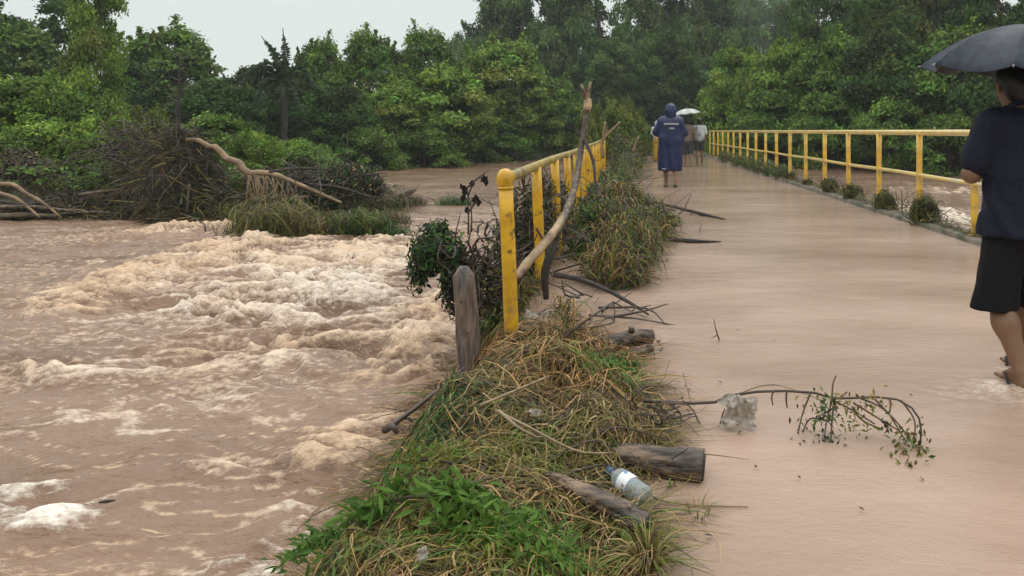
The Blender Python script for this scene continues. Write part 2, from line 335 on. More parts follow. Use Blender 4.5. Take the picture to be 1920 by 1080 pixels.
def river_surface(x, y):
    foam = np.zeros_like(x); white = np.zeros_like(x)
    for b in FO + FR:
        bx, by, rx, ry = blob_px(*b[:4])
        g_ = b[4] * np.exp(-((x-bx)/(rx*1.1))**2 - ((y-by)/(ry*1.25))**2)
        foam = foam + g_; white = white + g_ * b[5]
    white = np.clip(white / np.maximum(foam, .2), 0, 1) ; act = np.clip(foam, 0, 1.25)
    near = 1 - sstep(13, 24, np.hypot(x, y))
    wx = .72*(x + .45 * fbm(x*.9, y*.9, 5.0, 3)); wy = y + .22 * fbm(x*.9+40, y*.9, 5.0, 3)
    swell = .055 * fbm(wx*.45, wy*1.0, 1.0, 3)
    r1 = 1 - np.abs(perlin(wx*1.1, wy*1.9, 3.0)) * 2
    r2 = 1 - np.abs(perlin(wx*2.6, wy*4.2, 7.0)) * 2
    r3 = 1 - np.abs(perlin(wx*6.0, wy*9.5, 9.0)) * 2
    r4 = 1 - np.abs(perlin(wx*13, wy*19, 4.0)) * 2
    chop = .022*(r2-.5) + .013*(r3-.5) + .006*(r4-.5) + .034*fbm(wx*1.7, wy*3.4, 6.0, 4)
    r5 = 1 - np.abs(perlin(wx*4.1+9, wy*7.0, 21.0)) * 2
    rel = .30 + .40*sstep(3.5, 6.5, y)
    brk = act * rel * (.075*(r1-.5) + .085*(r2-.5) + .062*(r5-.5) + .040*(r3-.5) + .022*(r4-.5) + .03)
    h = swell + chop * (.8 + .5*act) * (.35 + .65*near) + brk
    crest = .32*r1 + .42*r2 + .42*r5 + .40*r3 + .30*r4
    f = sstep(.08, .6, act) * ((crest - 1.20 + .34*act) * 1.6 + .08)
    streak = fbm(wx*.8, wy*4.6, 12.0, 4) + .35*r3
    f = np.maximum(f, .9 * sstep(.62, 1.25, streak) * near * (.45 + .55*sstep(-.3,.4, perlin(x*.35, y*.5, 8.0))))
    for (fx_, fy_, zz_, th_, am_) in ((1.5,6.0,31.,.92,.60),(3.2,11.,33.,.86,.62),(6.5,17.,37.,.84,.55),(.9,3.0,35.,.95,.6)):
        ln_ = sstep(th_, .995, 1 - np.abs(perlin(wx*fx_ + .5*perlin(wx*3, wy*3, zz_+2), wy*fy_, zz_)))
        f = np.maximum(f, am_*ln_*sstep(-.15, .45, perlin(x*.5+zz_, y*.8, 2.5))*near)
    f = np.where(f > 0, f, 0)
    return h, np.clip(f, 0, 1), np.clip(.85*white + .30*perlin(wx*2.2, wy*3.0, 15.0), 0, 1)
def sx_(x):
    if -8.5 < x < -.75: return .030
    if 3.8 < x < 9: return .07
    if -.75 <= x <= 3.8: return .35
    return .03 + .05 * (abs(x) - 8 if x < 0 else abs(x) - 8.4)
xs = steps(-90, 60, lambda x: max(.03, sx_(x))); ys = steps(.6, 130, lambda y: max(.02, .0036*y) if y < 14 else .02*y)
X, Y, q = grid(xs, ys)
h, f, w = river_surface(X, Y)
edge = sstep(-1.25, -.8, X) * (1 - sstep(3.9, 4.3, X))
h = h * (1 - .9*edge)
rv = link('river_water', mesh_np('river_water', np.stack([X, Y, RIVZ + h], -1).reshape(-1,3), q, smooth=True,
          attrs={'foam': np.stack([f, w, 0*f], -1).reshape(-1,3)}), M['river']); tag(rv, kind='structure')

# flooded deck and road: a thin sheet of moving muddy water
xs = np.concatenate([np.linspace(-.74, 3.80, 190)]); ys = steps(-2, 62, lambda y: max(.022, .005*abs(y)))
X, Y, q = grid(xs, ys)
near = 1 - sstep(9, 20, Y)
wx = X + .2*fbm(X*1.2, Y*1.2, 1.0, 2)
h = (.0030*fbm(wx*1.4, Y*2.4, 2.0, 3) + .0009*fbm(wx*9, Y*12, 3.0, 2)) * (.3 + .7*near)
f = np.zeros_like(X)
for fx, fy, r, a in ((1.83,3.66,.12,.42),(2.02,3.9,.10,.3),(1.95,3.5,.28,.17),(1.65,3.55,.2,.15)):
    g_ = np.exp(-((X-fx)/r)**2 - ((Y-fy)/(r*.8))**2); f += g_*a; h += .012*g_*fbm(X*14, Y*18, 6.0, 2)
rough_patch = sstep(.6, 1.6, X) * (1 - sstep(2.6, 3.7, Y))
h += .006*rough_patch*fbm(X*4.5, Y*9, 11.0, 3)
fl = link('flood_water', mesh_np('flood_water', np.stack([X, Y, h + .0], -1).reshape(-1,3), q, smooth=True,
          attrs={'foam': np.stack([f, .5+0*f, 0*f], -1).reshape(-1,3)}), M['flood']); tag(fl, kind='structure')

# ------------------------------------------------------------------ bridge
br = empty('bridge', (1.55, 4.2, -.06), 'low concrete bridge deck awash under brown flood water between yellow railings', 'bridge')
def child(parent, o):
    o.parent = parent; o.matrix_parent_inverse = Matrix.Translation(parent.location).inverted() if not parent.rotation_euler.z else parent.matrix_basis.inverted(); return o
child(br, MB().box(-.76, 4.06, -2, 37, -.26, -.05).build('deck', M['concrete'], smooth=False))
# right kerb with a worn, lumpy top
ks = steps(3.0, 37, lambda y: .05 + .004*y); k = len(ks)
prof = [(3.802,-.06),(3.805,.045),(3.83,.065),(4.0,.07),(4.05,.045),(4.05,-.2)]
v = []
for j, (px_, pz_) in enumerate(prof):
    jx = .012*fbm(ks*1.7, j*1.3+0*ks, 0.0, 3); jz = .014*fbm(ks*2.3, j*2.1+0*ks, 4.0, 3) - .035*sstep(.5,.8,perlin(ks*1.1, 3.3+0*ks, 1.0))
    v.append(np.stack([px_+jx, ks, pz_+jz*(j not in (0,5))], -1))
v = np.stack(v, 1).reshape(-1,3); i = np.arange(k-1)[:,None]*6; j = np.arange(5)[None,:]
child(br, link('kerb', mesh_np('kerb', v, np.stack([i+j, i+j+6, i+j+7, i+j+1], -1).reshape(-1,4)), M['concrete']))
for yy in (9.0, 18.0, 27.0, 35.5):
    child(br, MB().box(-.6, 3.9, yy-.35, yy+.35, -2.2, -.262).build('pier', M['concrete'], smooth=False))

# right railing
rr_ = empty('bridge_railing', (3.9, 20, .05), 'long straight pale yellow pipe railing with one middle rail along the deck edge', 'railing')
RX = 3.90
child(rr_, MB().tube([(RX, y, 1.225) for y in np.linspace(2.1, 36, 30)], .038, 12).build('top_rail', M['rail_pale']))
child(rr_, MB().tube([(RX+.0, y, .655 + .006*math.sin(y*1.3)) for y in np.linspace(2.1, 36, 40)], .027, 10).build('middle_rail', M['rail_pale']))
pm = MB().tube([(0,0,-.06),(0,0,.3),(0,0,.6),(0,0,.9),(0,0,1.2)], .040, 12).mesh('right_post'); pm.materials.append(M['rail_post'])
bm_ = MB().tube([(0,0,-.0),(0,0,.012)], .075, 14).mesh('right_flange', smooth=False); bm_.materials.append(M['rail_top'])
yk = 8.41 - 1.6*4
while yk < 36.2:
    p_ = bpy.data.objects.new('post', pm); COL.objects.link(p_); p_.location = (RX, yk, 0); p_.rotation_euler = (random.uniform(-.008,.008), random.uniform(-.006,.006), random.uniform(0,6)); child(rr_, p_)
    if yk < 22:
        f_ = bpy.data.objects.new('base_plate', bm_); COL.objects.link(f_); f_.location = (0,0,.07); f_.parent = p_
    yk += 1.6
# left railing, nearer, leaning a little out over the river
lr = empty('bridge_railing', (-.68, 4.4, 0), 'mustard yellow railing choked with debris, ending in a ball capped post', 'railing')
LX = -.68
def left_post(y, r=.043, bot=-.32):
    return MB().tube([(LX+.0, y, bot), (LX-.01, y, .1), (LX-.02, y, .4), (LX-.035, y, .75), (LX-.045, y, .965)], r, 16)
def put(o): return child(lr, o)
p0 = put(left_post(4.4).build('end_post', M['rail']))
ringv = MB(); ringv.tube([(LX-.042, 4.4, .905),(LX-.0425, 4.4, .922)], .048, 18)
rg = ringv.build('collar', M['rail'], smooth=False); rg.parent = p0; rg.matrix_parent_inverse = p0.matrix_parent_inverse.copy(); rg.location = lr.location * 0
rg.matrix_parent_inverse = Matrix.Identity(4)
cap = MB(); z0 = .925; prof = [(.046,0),(.051,.015),(.053,.045),(.049,.07),(.036,.09),(.018,.1)]
vv = []; n_ = 20
for r_, z_ in prof:
    for a_ in range(n_): vv.append((LX-.044 + r_*math.cos(a_*2*math.pi/n_), 4.4 + r_*math.sin(a_*2*math.pi/n_), z0+z_))
qq = [(i_*n_+a_, i_*n_+(a_+1)%n_, (i_+1)*n_+(a_+1)%n_, (i_+1)*n_+a_) for i_ in range(5) for a_ in range(n_)]
vv.append((LX-.044, 4.4, z0+.103)); tt = [(5*n_+a_, 5*n_+(a_+1)%n_, len(vv)-1) for a_ in range(n_)]
cp = cap.add(vv, qq, tt).build('ball_cap', M['rail']); cp.parent = p0; cp.matrix_parent_inverse = Matrix.Identity(4)
for i_ in range(1, 13): put(left_post(4.4 + 1.47*i_, .041).build('post', M['rail']))
tr = [(LX-.045, y, .972 + .006*math.sin(y*1.1)) for y in np.linspace(4.44, 22.4, 40)]
put(MB().tube(tr, .034, 12, jit=.03).build('top_rail', M['rail_top']))

# ------------------------------------------------------------------ trees
def crown(name, seed, R, H, nclump, nleaf, L, base, mode='round', crf=(.11,.26), gaps=0.0):
    r = np.random.default_rng(seed); mb = MB()
    th = r.uniform(0, 2*np.pi, nclump)
    if mode == 'column':
        z = r.uniform(.03, .97, nclump); rad = (.85 + .1*np.sin(z*3.1)) * (1 - .22*z) * r.uniform(.5,1,nclump)
        cc = np.stack([np.cos(th)*rad*R, np.sin(th)*rad*R, z*H], -1)
    elif mode == 'bush':
        z = r.uniform(0, 1, nclump)**.8; rad = np.sqrt(np.clip(1 - (z*.97)**2.2, 0, 1)) * r.uniform(.55,1,nclump)
        cc = np.stack([np.cos(th)*rad*R*.88, np.sin(th)*rad*R*.88, .08*H + z*H*.80], -1)
    elif mode == 'spread':
        z = r.uniform(.25, 1, nclump); rad = np.sqrt(np.clip(1 - ((z-.55)/.5)**2, .05, 1)) * r.uniform(.4,1,nclump)
        cc = np.stack([np.cos(th)*rad*R*.9, np.sin(th)*rad*R*.9, z*H*.92], -1)
    else:
        z = r.uniform(.12, 1, nclump); rad = np.sqrt(np.clip(1 - ((z-.5)/.52)**2, .04, 1)) * r.uniform(.5,1,nclump)
        cc = np.stack([np.cos(th)*rad*R*.85, np.sin(th)*rad*R*.85, z*H*.9], -1)
    cr = R * r.uniform(*crf, nclump)
    bcol = np.asarray(base) * r.uniform(.45, 1.6, (nclump,1)) * (1 + r.normal(0,.08,(nclump,3)))
    ci = r.choice(nclump, nleaf, p=cr**2/np.sum(cr**2))
    dv = nrm(r.normal(size=(nleaf,3))); dv[:,2] = np.abs(dv[:,2])*1.1 - .55*r.random(nleaf)
    rr = cr[ci] * r.uniform(.35,1.08,nleaf)**.6
    pos = cc[ci] + (dv*rr[:,None] + r.normal(0,.17,(nleaf,3))*cr[ci][:,None])*np.array([1.05,1.05,.88])
    ctr = np.array([0,0,H*.4]); outw = nrm(cc[ci] - ctr)
    sp_ = r.integers(0, nclump, 40); so_ = r.random(nleaf) < .10; k_ = sp_[r.integers(0, 40, so_.sum())]; tt_ = r.random(so_.sum())[:,None]
    ax_ = nrm(nrm(cc - np.array([0,0,H*.35])) + [0,0,.7] + r.normal(0,.3,cc.shape))
    pos[so_] = cc[k_] + ax_[k_]*(cr[k_][:,None]*(.5+1.15*tt_)) + r.normal(0,1,(so_.sum(),3))*(cr[k_][:,None]*(.22-.15*tt_))
    nv = nrm(dv*.8 + outw*.35 + [0,0,.35] + r.normal(0,.6,(nleaf,3)))
    d = nrm(np.cross(nv, r.normal(size=(nleaf,3)))); d[:,2] -= .35
    col = bcol[ci] * r.uniform(.7,1.35,(nleaf,1)); yel = r.random(nleaf) < .05; col[yel] = col[yel]*[1.9,1.35,1.0]
    pos[:,2] = np.maximum(pos[:,2], .02*H)
    LL = L * r.uniform(.6,1.3,nleaf)
    leaves(mb, pos, d, nv, LL, LL*.48, np.clip(col,0,1))
    me = mb.mesh(name, smooth=False, col=True); me.materials.append(M['leaf'])
    me['R'], me['H'] = R, H
    return me, cc
def trunk_mesh(name, seed, cc, R, H, r0, m):
    r = np.random.default_rng(seed); mb = MB()
    top = np.array([r.normal(0,.12*R), r.normal(0,.12*R), H*.72])
    mid = np.array([r.normal(0,.08*R), r.normal(0,.08*R), H*.35])
    path = spline([(0,0,-.5),(0,0,0),mid,top], 12); mb.tube(path, np.linspace(r0*1.25, r0*.35, 12), 8, jit=.12, seed=seed)
    for c in cc[r.choice(len(cc), min(9, len(cc)), replace=False)]:
        t = int(np.clip(c[2]/H*9, 3, 10)); s = path[t]
        mb.tube(spline([s, (s+c)/2 + r.normal(0,.06*R,3) + [0,0,.05*H], c], 7), np.linspace(r0*.38, r0*.08, 7), 5, jit=.1, seed=seed)
    me = mb.mesh(name); me.materials.append(m); return me
GRN = {'mid':(.110,.185,.034),'bright':(.158,.245,.042),'dark':(.070,.122,.030),'olive':(.150,.185,.040),'cool':(.100,.162,.044)}  # cool: bluish tint, distance haze put into the leaf colour
V = {}
def variant(key, *a, trunk=.16, m='bark', **k):
    me, cc = crown('crown_'+key, *a, **k); V[key] = (me, trunk_mesh('trunk_'+key, a[0]+50, cc, a[1], a[2], trunk, M[m]), a[1], a[2])
variant('round_mid', 1, 2.3, 4.6, 95, 24000, .19, GRN['mid'])
variant('round_bright', 2, 2.3, 4.6, 90, 24000, .20, GRN['bright'])
variant('round_dark', 3, 2.3, 4.6, 95, 24000, .19, GRN['dark'])
variant('bush_bright', 4, 1.8, 2.8, 85, 22000, .135, GRN['bright'], mode='bush', trunk=.07)
variant('bush_mid', 5, 1.8, 2.8, 85, 22000, .14, GRN['mid'], mode='bush', trunk=.07)
variant('bush_olive', 6, 1.8, 2.8, 85, 22000, .135, GRN['olive'], mode='bush', trunk=.07)
variant('column', 7, 1.2, 7.0, 95, 42000, .13, GRN['bright'], mode='column', crf=(.28,.5), trunk=.05)
variant('big_mid', 8, 5.2, 9.0, 170, 50000, .27, GRN['cool'], crf=(.07,.18), trunk=.35)
variant('big_olive', 9, 5.2, 9.0, 170, 50000, .27, GRN['olive'], crf=(.07,.18), trunk=.35)
variant('big_dark', 10, 5.2, 9.0, 165, 50000, .27, GRN['dark'], crf=(.07,.18), trunk=.35)
variant('airy', 12, 3.2, 4.0, 70, 11000, .20, GRN['dark'], mode='spread', crf=(.07,.16), trunk=.14, m='bark_dark')
nm = {'round':'broadleaf_tree','bush':'bush','column':'vine_tree','big':'forest_tree','airy':'spreading_tree'}
def tree(key, px, top, hw, Y, label, zb=None, group=None, name=None, cat=None):
    cme, tme, R, H = V[key]; fam = key.split('_')[0]
    X = (px-1178)/F*Y; zt = CAMZ + (245-top)/F*Y; r = hw/F*Y
    gz = float(land_h(np.array(X), np.array(Y))); gz = max(gz, -.45)
    if zb is None: zb = {'round':.06,'bush':-.02,'column':0,'big':.10,'airy':.45}[fam]*(zt-gz)
    t = empty(name or nm[fam], (X, Y, gz), label, cat or ('bush' if fam=='bush' else 'tree'), group, rz=random.uniform(0, 6.28))
    c = bpy.data.objects.new('foliage' if fam=='bush' else 'crown', cme); COL.objects.link(c); c.parent = t
    c.location = (0,0,zb); c.scale = (r/R, r/R, (zt-gz-zb)/H/.97)
    b = bpy.data.objects.new('stem' if fam=='bush' else 'trunk', tme); COL.objects.link(b); b.parent = t
    b.scale = (r/R, r/R, (zt-gz)/H*.97); return t
GL, GC, GRT = 'trees and bushes on the left bank', 'tall forest trees closing the view behind the bridge', 'trees on the right bank beyond the pale railing'
tree('airy', 60, -70, 150, 32, 'tall sparse dark tree in the top left corner with sky showing through its crown', group=GL)
tree('column', 180, -190, 47, 23, 'tall narrow vine-smothered tree standing like a green column against the sky', group=GL)
tree('round_mid', 35, 55, 120, 30, 'rounded green tree low in the top left corner left of the vine-covered column', group=GL)
tree('round_mid', 325, 55, 118, 33, 'domed dark green tree standing alone against the sky behind the uprooted stump', group=GL)
tree('round_dark', 250, 120, 75, 31, 'small dark tree tucked between the vine column and the domed tree', group=GL)
tree('bush_bright', 50, 148, 125, 19, 'big bright green bush at the left edge of the bank', group=GL)
tree('bush_mid', 160, 178, 90, 18, 'leafy bush at the foot of the vine-covered column', group=GL)
tree('bush_bright', 90, 232, 105, 16, 'low bright bush in front of the big one at the left edge', group=GL)
tree('bush_bright', 205, 222, 80, 15.6, 'light green bush left of the uprooted root mass', group=GL)
tree('bush_olive', 265, 208, 75, 16.4, 'yellowish bush rising just behind the uprooted root mass', group=GL)
tree('bush_mid', 5, 250, 70, 15.2, 'mid green bush cut by the left edge of the picture above the driftwood', group=GL)
tree('round_dark', 400, 150, 95, 27, 'dark green tree right behind the thin bare upright stem', group=GL)  # crown in the dark green leaf colour
tree('bush_mid', 400, 215, 90, 20, 'rounded bush above the bare fallen trunk', group=GL)
tree('bush_bright', 475, 250, 65, 17.5, 'low light green bush under the bend of the fallen trunk', group=GL)
tree('bush_mid', 545, 262, 75, 19, 'low dark green bush right of the fallen trunk', group=GL)
tree('round_dark', 480, 125, 70, 32, 'dusky tree behind the torn banana plant', group=GL)
tree('round_dark', 575, 150, 80, 30, 'dark leafy tree right of the torn banana plant', group=GL)
tree('round_mid', 600, 78, 72, 34, 'upright green tree with a spiky top right of the torn banana plant', group=GL)
tree('round_mid', 690, 62, 82, 36, 'green tree with the pointed middle top of the river edge row', group=GL)
tree('round_dark', 640, 160, 80, 30.5, 'low dark tree with its skirt over the river bend', group=GL)
tree('round_mid', 800, 60, 85, 38, 'broad crowned tree behind the bright tree at the river bend', group=GL)
tree('round_bright', 740, 165, 82, 32.5, 'bright green tree left of the largest one over the river bend', group=GL)
tree('round_bright', 830, 128, 118, 34.5, 'largest bright green tree leaning over the muddy river bend', group=GL)
tree('bush_mid', 800, 238, 90, 32.5, 'green shrub touching the far water under the largest bright tree', group=GL)
tree('bush_mid', 690, 240, 70, 29.5, 'dark shrub at the left end of the far waterline', group=GL)
tree('round_bright', 950, 82, 108, 40, 'big rounded light green tree left of the splintered branch top', group=GL)
tree('round_mid', 1040, 150, 70, 41, 'mid green tree behind the splintered branch', group=GL)
tree('bush_mid', 930, 225, 80, 38, 'shrub over the water left of the ball-capped post', group=GL)
tree('bush_olive', 1060, 232, 70, 42, 'olive shrub behind the muddy top rail', group=GL)
tree('bush_olive', 1165, 190, 55, 30, 'loose olive bush at the far end of the mustard railing', group=GC)
tree('bush_olive', 1110, 200, 40, 27, 'thin olive bush just right of the splintered branch top', group=GC)
tree('bush_mid', 1195, 225, 40, 37, 'small bush beside the road left of the person in yellow trousers', group=GC)
tree('big_dark', 1255, 60, 105, 55, 'dark forest tree directly above the walkers', group=GC)
tree('bush_mid', 1270, 240, 60, 66, 'shrub closing the road behind the walkers', group=GC)
tree('big_mid', 985, -55, 130, 62, 'huge forest tree sloping down to the open sky at its left', group=GC)
tree('big_mid', 1120, -110, 130, 60, 'huge cool green forest tree behind the splintered branch', group=GC)
tree('big_dark', 1140, 70, 90, 52, 'dark green forest tree between the splintered branch and the walkers', group=GC)  # large crown in the dark green leaf colour
tree('big_mid', 1290, -100, 120, 66, 'tall forest tree above the pale umbrella', group=GC)
tree('big_mid', 1440, -14, 110, 105, 'hazy distant tree on the hill below the small gap of sky', group=GC)
tree('big_mid', 1350, -30, 90, 100, 'hazy distant tree left of the small gap of sky', group=GC)
tree('big_mid', 870, 62, 60, 75, 'distant tree top at the foot of the open sky', group=GC)
tree('big_dark', 1380, 120, 90, 58, 'dark tree behind the bright bushes at the railing end', group=GC)
tree('round_bright', 1390, 95, 92, 40, 'bright leafy tree right above the far end of the pale railing', group=GRT)
tree('bush_bright', 1372, 150, 70, 37, 'bright leafy bush filling the corner above the pale umbrella', group=GRT)
tree('round_bright', 1480, 80, 90, 36, 'second bright leafy tree along the pale railing', group=GRT)
tree('bush_mid', 1450, 170, 90, 34, 'mid green bush low behind the pale railing', group=GRT)
tree('round_mid', 1570, 70, 100, 33, 'green tree under the ragged dark crown on the right bank', group=GRT)
tree('airy', 1600, -70, 125, 36, 'ragged dark crown over the right bank with specks of sky', group=GRT)
tree('bush_mid', 1560, 175, 100, 31, 'dusky bush behind the middle of the pale railing', group=GRT)
tree('round_dark', 1660, 60, 105, 31, 'dark tree left of the near umbrella', group=GRT)
tree('bush_mid', 1670, 190, 95, 29, 'dark bush over the right river water', group=GRT)
tree('big_olive', 1740, -90, 150, 40, 'tall leafy tree above the near umbrella', group=GRT)
tree('big_dark', 1890, -110, 150, 36, 'tall dark tree in the top right corner', group=GRT)
tree('round_mid', 1790, 55, 120, 30, 'green tree behind the tip of the near umbrella', group=GRT)
tree('round_dark', 1880, 110, 100, 27, 'dark tree behind the man with the umbrella', group=GRT)
tree('bush_mid', 1780, 215, 95, 27, 'dark waterside bush left of the man with the umbrella', group=GRT)
tree('bush_mid', 1900, 235, 90, 25, 'waterside bush hidden mostly behind the man in the navy shirt', group=GRT)
tree('big_dark', 1560, -60, 120, 58, 'tall dark tree far behind the ragged crown', group=GRT)
tree('big_mid', 1680, -60, 120, 52, 'cool green forest tree behind the tree with specks of sky', group=GRT)
# a few beyond the frame so that the banks go on
for i_, (x_, y_) in enumerate(((-26,26),(-33,34),(24,24),(29,33),(-24,19),(33,18))):
    px_ = 1178 + x_*F/y_
    tree('big_mid' if i_ % 2 else 'round_mid', px_, 60, 5.0*F/y_ if i_ % 2 else 3*F/y_, y_, ['tree beyond the left edge of the view, nearest of those far left','tall tree farther out beyond the left edge of the view','tree beyond the right edge of the view past the near umbrella','tall tree farthest beyond the right edge of the view','nearest low tree beyond the left edge of the view','nearest tall tree beyond the right edge of the view'][i_], group='forest trees further along the banks')
# torn banana plant: stem with broken leaves
bp_ = empty('banana_plant', P(528, 245, 28)[:2] + (.3,), 'torn banana plant with two ragged leaf stubs sticking up against the sky', 'plant', GL)
bx, by = bp_.location.x, bp_.location.y
top = P(530, 150, 28)
child(bp_, MB().tube(spline([(bx,by,.2),(bx+.1,by,1.6),(top[0],by,top[2])], 10), np.linspace(.16,.09,10), 8, jit=.1).build('stem', M['bark_dark']))
def ragged(pts, w, seed, droop=0):
    r = np.random.default_rng(seed); mb = MB(); pts = spline(pts, 26)
    mb.tube(pts, np.linspace(.04,.015,26), 5, col=(.06,.08,.03))
    d = nrm(np.gradient(pts, axis=0))
    for s_ in (-1, 1):
        for i_ in range(3, 26):
            for _ in range(2):
                l = w * r.uniform(.4,1.1) * math.sin(min(1, i_/25*1.1)*2.7+.3)
                if l < .05: continue
                side = nrm(np.cross(d[i_], [0,1,.2]))*s_ + d[i_]*.5 + [0, r.normal(0,.3), -droop]
                leaves(mb, (pts[i_]+side*l*.5)[None], side[None], np.array([[0,-.8,.6]])+r.normal(0,.2,(1,3)), np.array([l*1.1]), np.array([.16]), np.array([[.05,.075,.035]])*r.uniform(.6,1.5))
    return mb
ragged([top, P(515,105,28), P(490,68,28)], .22, 1).build('leaf', M['leaf'], smooth=False, col=True); child(bp_, bpy.context.scene.objects['leaf'])
o = ragged([top, P(535,110,28), P(530,52,28)], .26, 2).build('leaf', M['leaf'], smooth=False, col=True); child(bp_, o)
for k_, (a_, b_) in enumerate((((490,130),(440,165)),((500,160),(470,215)),((560,130),(600,170)),((540,165),(575,220)),((505,120),(455,140)))):
    o = ragged([top, P(*a_, 27.6), P(*b_, 27.3)], .35, 5+k_, .5).build('leaf', M['leaf'], smooth=False, col=True); child(bp_, o)
# undergrowth on the banks
r = np.random.default_rng(77); n = 60000
yy = r.uniform(13.2, 60, n); side = r.random(n) < .6; dd = r.uniform(-.2, 1, n)**1.5*7
xx = np.where(side, XL(yy) - np.abs(dd), XR(yy) + np.abs(dd))
xx = np.where(side & (yy < 14.2), r.uniform(-22,-8.4,n), xx)
hh = np.clip(.55 + .45*perlin(xx*.6, yy*.6, 3.0), .1, 1.2) * r.uniform(.0,1,n)
zz = land_h(xx, yy) + hh
ok = (zz > RIVZ+.03) & ~((np.abs(xx-1.55) < 2.9) & (yy > 36))
pos = np.stack([xx,yy,zz],-1)[ok]; m_ = len(pos)
mb = MB(); nv = nrm(r.normal(0,.5,(m_,3)) + [0,-.3,.8]); d = nrm(np.cross(nv, r.normal(size=(m_,3))))
c = np.array(GRN['mid'])*r.uniform(.5,1.5,(m_,1)); LL = r.uniform(.1,.24,m_)
leaves(mb, pos, d, nv, LL, LL*.45, c)
tag(mb.build('undergrowth', M['leaf'], smooth=False, col=True), 'low green undergrowth covering both river banks', kind='stuff')
# the far woods: crowns that read as one mass behind everything
mb = MB(); r = np.random.default_rng(5)
nC = 260; th = r.uniform(-1.15, 1.0, nC); rd = r.uniform(72, 120, nC)
cx, cy = np.sin(th)*rd, np.cos(th)*rd; keep = (cy > 40); cx, cy = cx[keep], cy[keep]; nC = len(cx)
cz = land_h(cx, cy); R_ = r.uniform(2.5,4.5,nC); Hh = r.uniform(2.5,5.0,nC)
pxc = 1178 + cx/cy*F; gap = (pxc > 120) & (pxc < 900); Hh[gap] *= .6
nl = 60000; ci = r.integers(0,nC,nl); dv = nrm(r.normal(size=(nl,3))); dv[:,2] = np.abs(dv[:,2])
lump = 1 + .25*perlin(dv[:,0]*3+ci, dv[:,1]*3, dv[:,2]*3)
pos = np.stack([cx[ci],cy[ci],cz[ci]],-1) + dv*np.stack([R_[ci],R_[ci],Hh[ci]],-1)*lump[:,None]
nv = nrm(dv + [0,0,.5] + r.normal(0,.4,(nl,3))); d = nrm(np.cross(nv, r.normal(size=(nl,3))))
c = np.array(GRN['cool'])*r.uniform(.6,1.2,(nC,1))[ci]*r.uniform(.75,1.3,(nl,1))
leaves(mb, pos, d, nv, r.uniform(.4,.8,nl), r.uniform(.25,.45,nl), c)
tag(mb.build('distant_forest', M['leaf'], smooth=False, col=True), 'distant forest canopy behind the banks', kind='stuff')
# ------------------------------------------------------------------ flood debris: heap of grass along the left edge
HB = [(-.40,4.25,.50,.45,.10),(-.42,3.55,.30,.45,.20),(-.15,3.35,.26,.35,.15),(-.68,3.15,.34,.40,.16),(-.12,2.95,.28,.28,.17),(-.45,2.9,.3,.25,.13),(-.5,2.4,.50,.5,.15),(-.40,1.9,.40,.5,.17),(-.72,2.05,.30,.3,.12),
      (-.40,5.0,.25,.5,.07),(-.12,6.3,.30,.6,.15),(-.05,7.3,.34,.7,.17),(.05,8.3,.50,.8,.11),(.25,9.6,.45,.8,.10),(-.1,10.6,.40,1.0,.26),(-.2,12.4,.35,1.3,.24),(-.3,14.5,.30,1.5,.22),(-.3,17.5,.25,1.6,.18),(.0,21,.38,2.2,.22),(.0,25,.40,2.2,.26),(-.1,30,.5,3,.35)]
def heap(x, y):
    h = -.10 + 0*x
    sm = 0
    for bx, by, rx, ry, a in HB: sm = sm + (1.3*a*np.exp(-((x-bx)/rx)**2 - ((y-by)/ry)**2))**3
    h = h + np.cbrt(sm)
    h = h - 1.0*np.maximum(-.78 - x, 0) * (1 + 0*x)
    h = h + .045*fbm(x*3.6, y*3.6, 0.0, 3)
    return h
xs = np.linspace(-1.6, 1.1, 120); ys = steps(1.0, 33, lambda y: .02+.008*y)
X, Y, q = grid(xs, ys); Z = heap(X, Y)
Z = np.where(np.abs(X+.4) > 1.15, -.6, Z)
# the river bank under the road beside the camera and the sediment the grass lies on
eb = link('debris_bank', mesh_np('debris_bank', np.stack([X, Y, Z-.02], -1).reshape(-1,3), q, smooth=True), M['soil']); tag(eb, 'bank of silt and trodden straw under the debris heap', kind='structure')

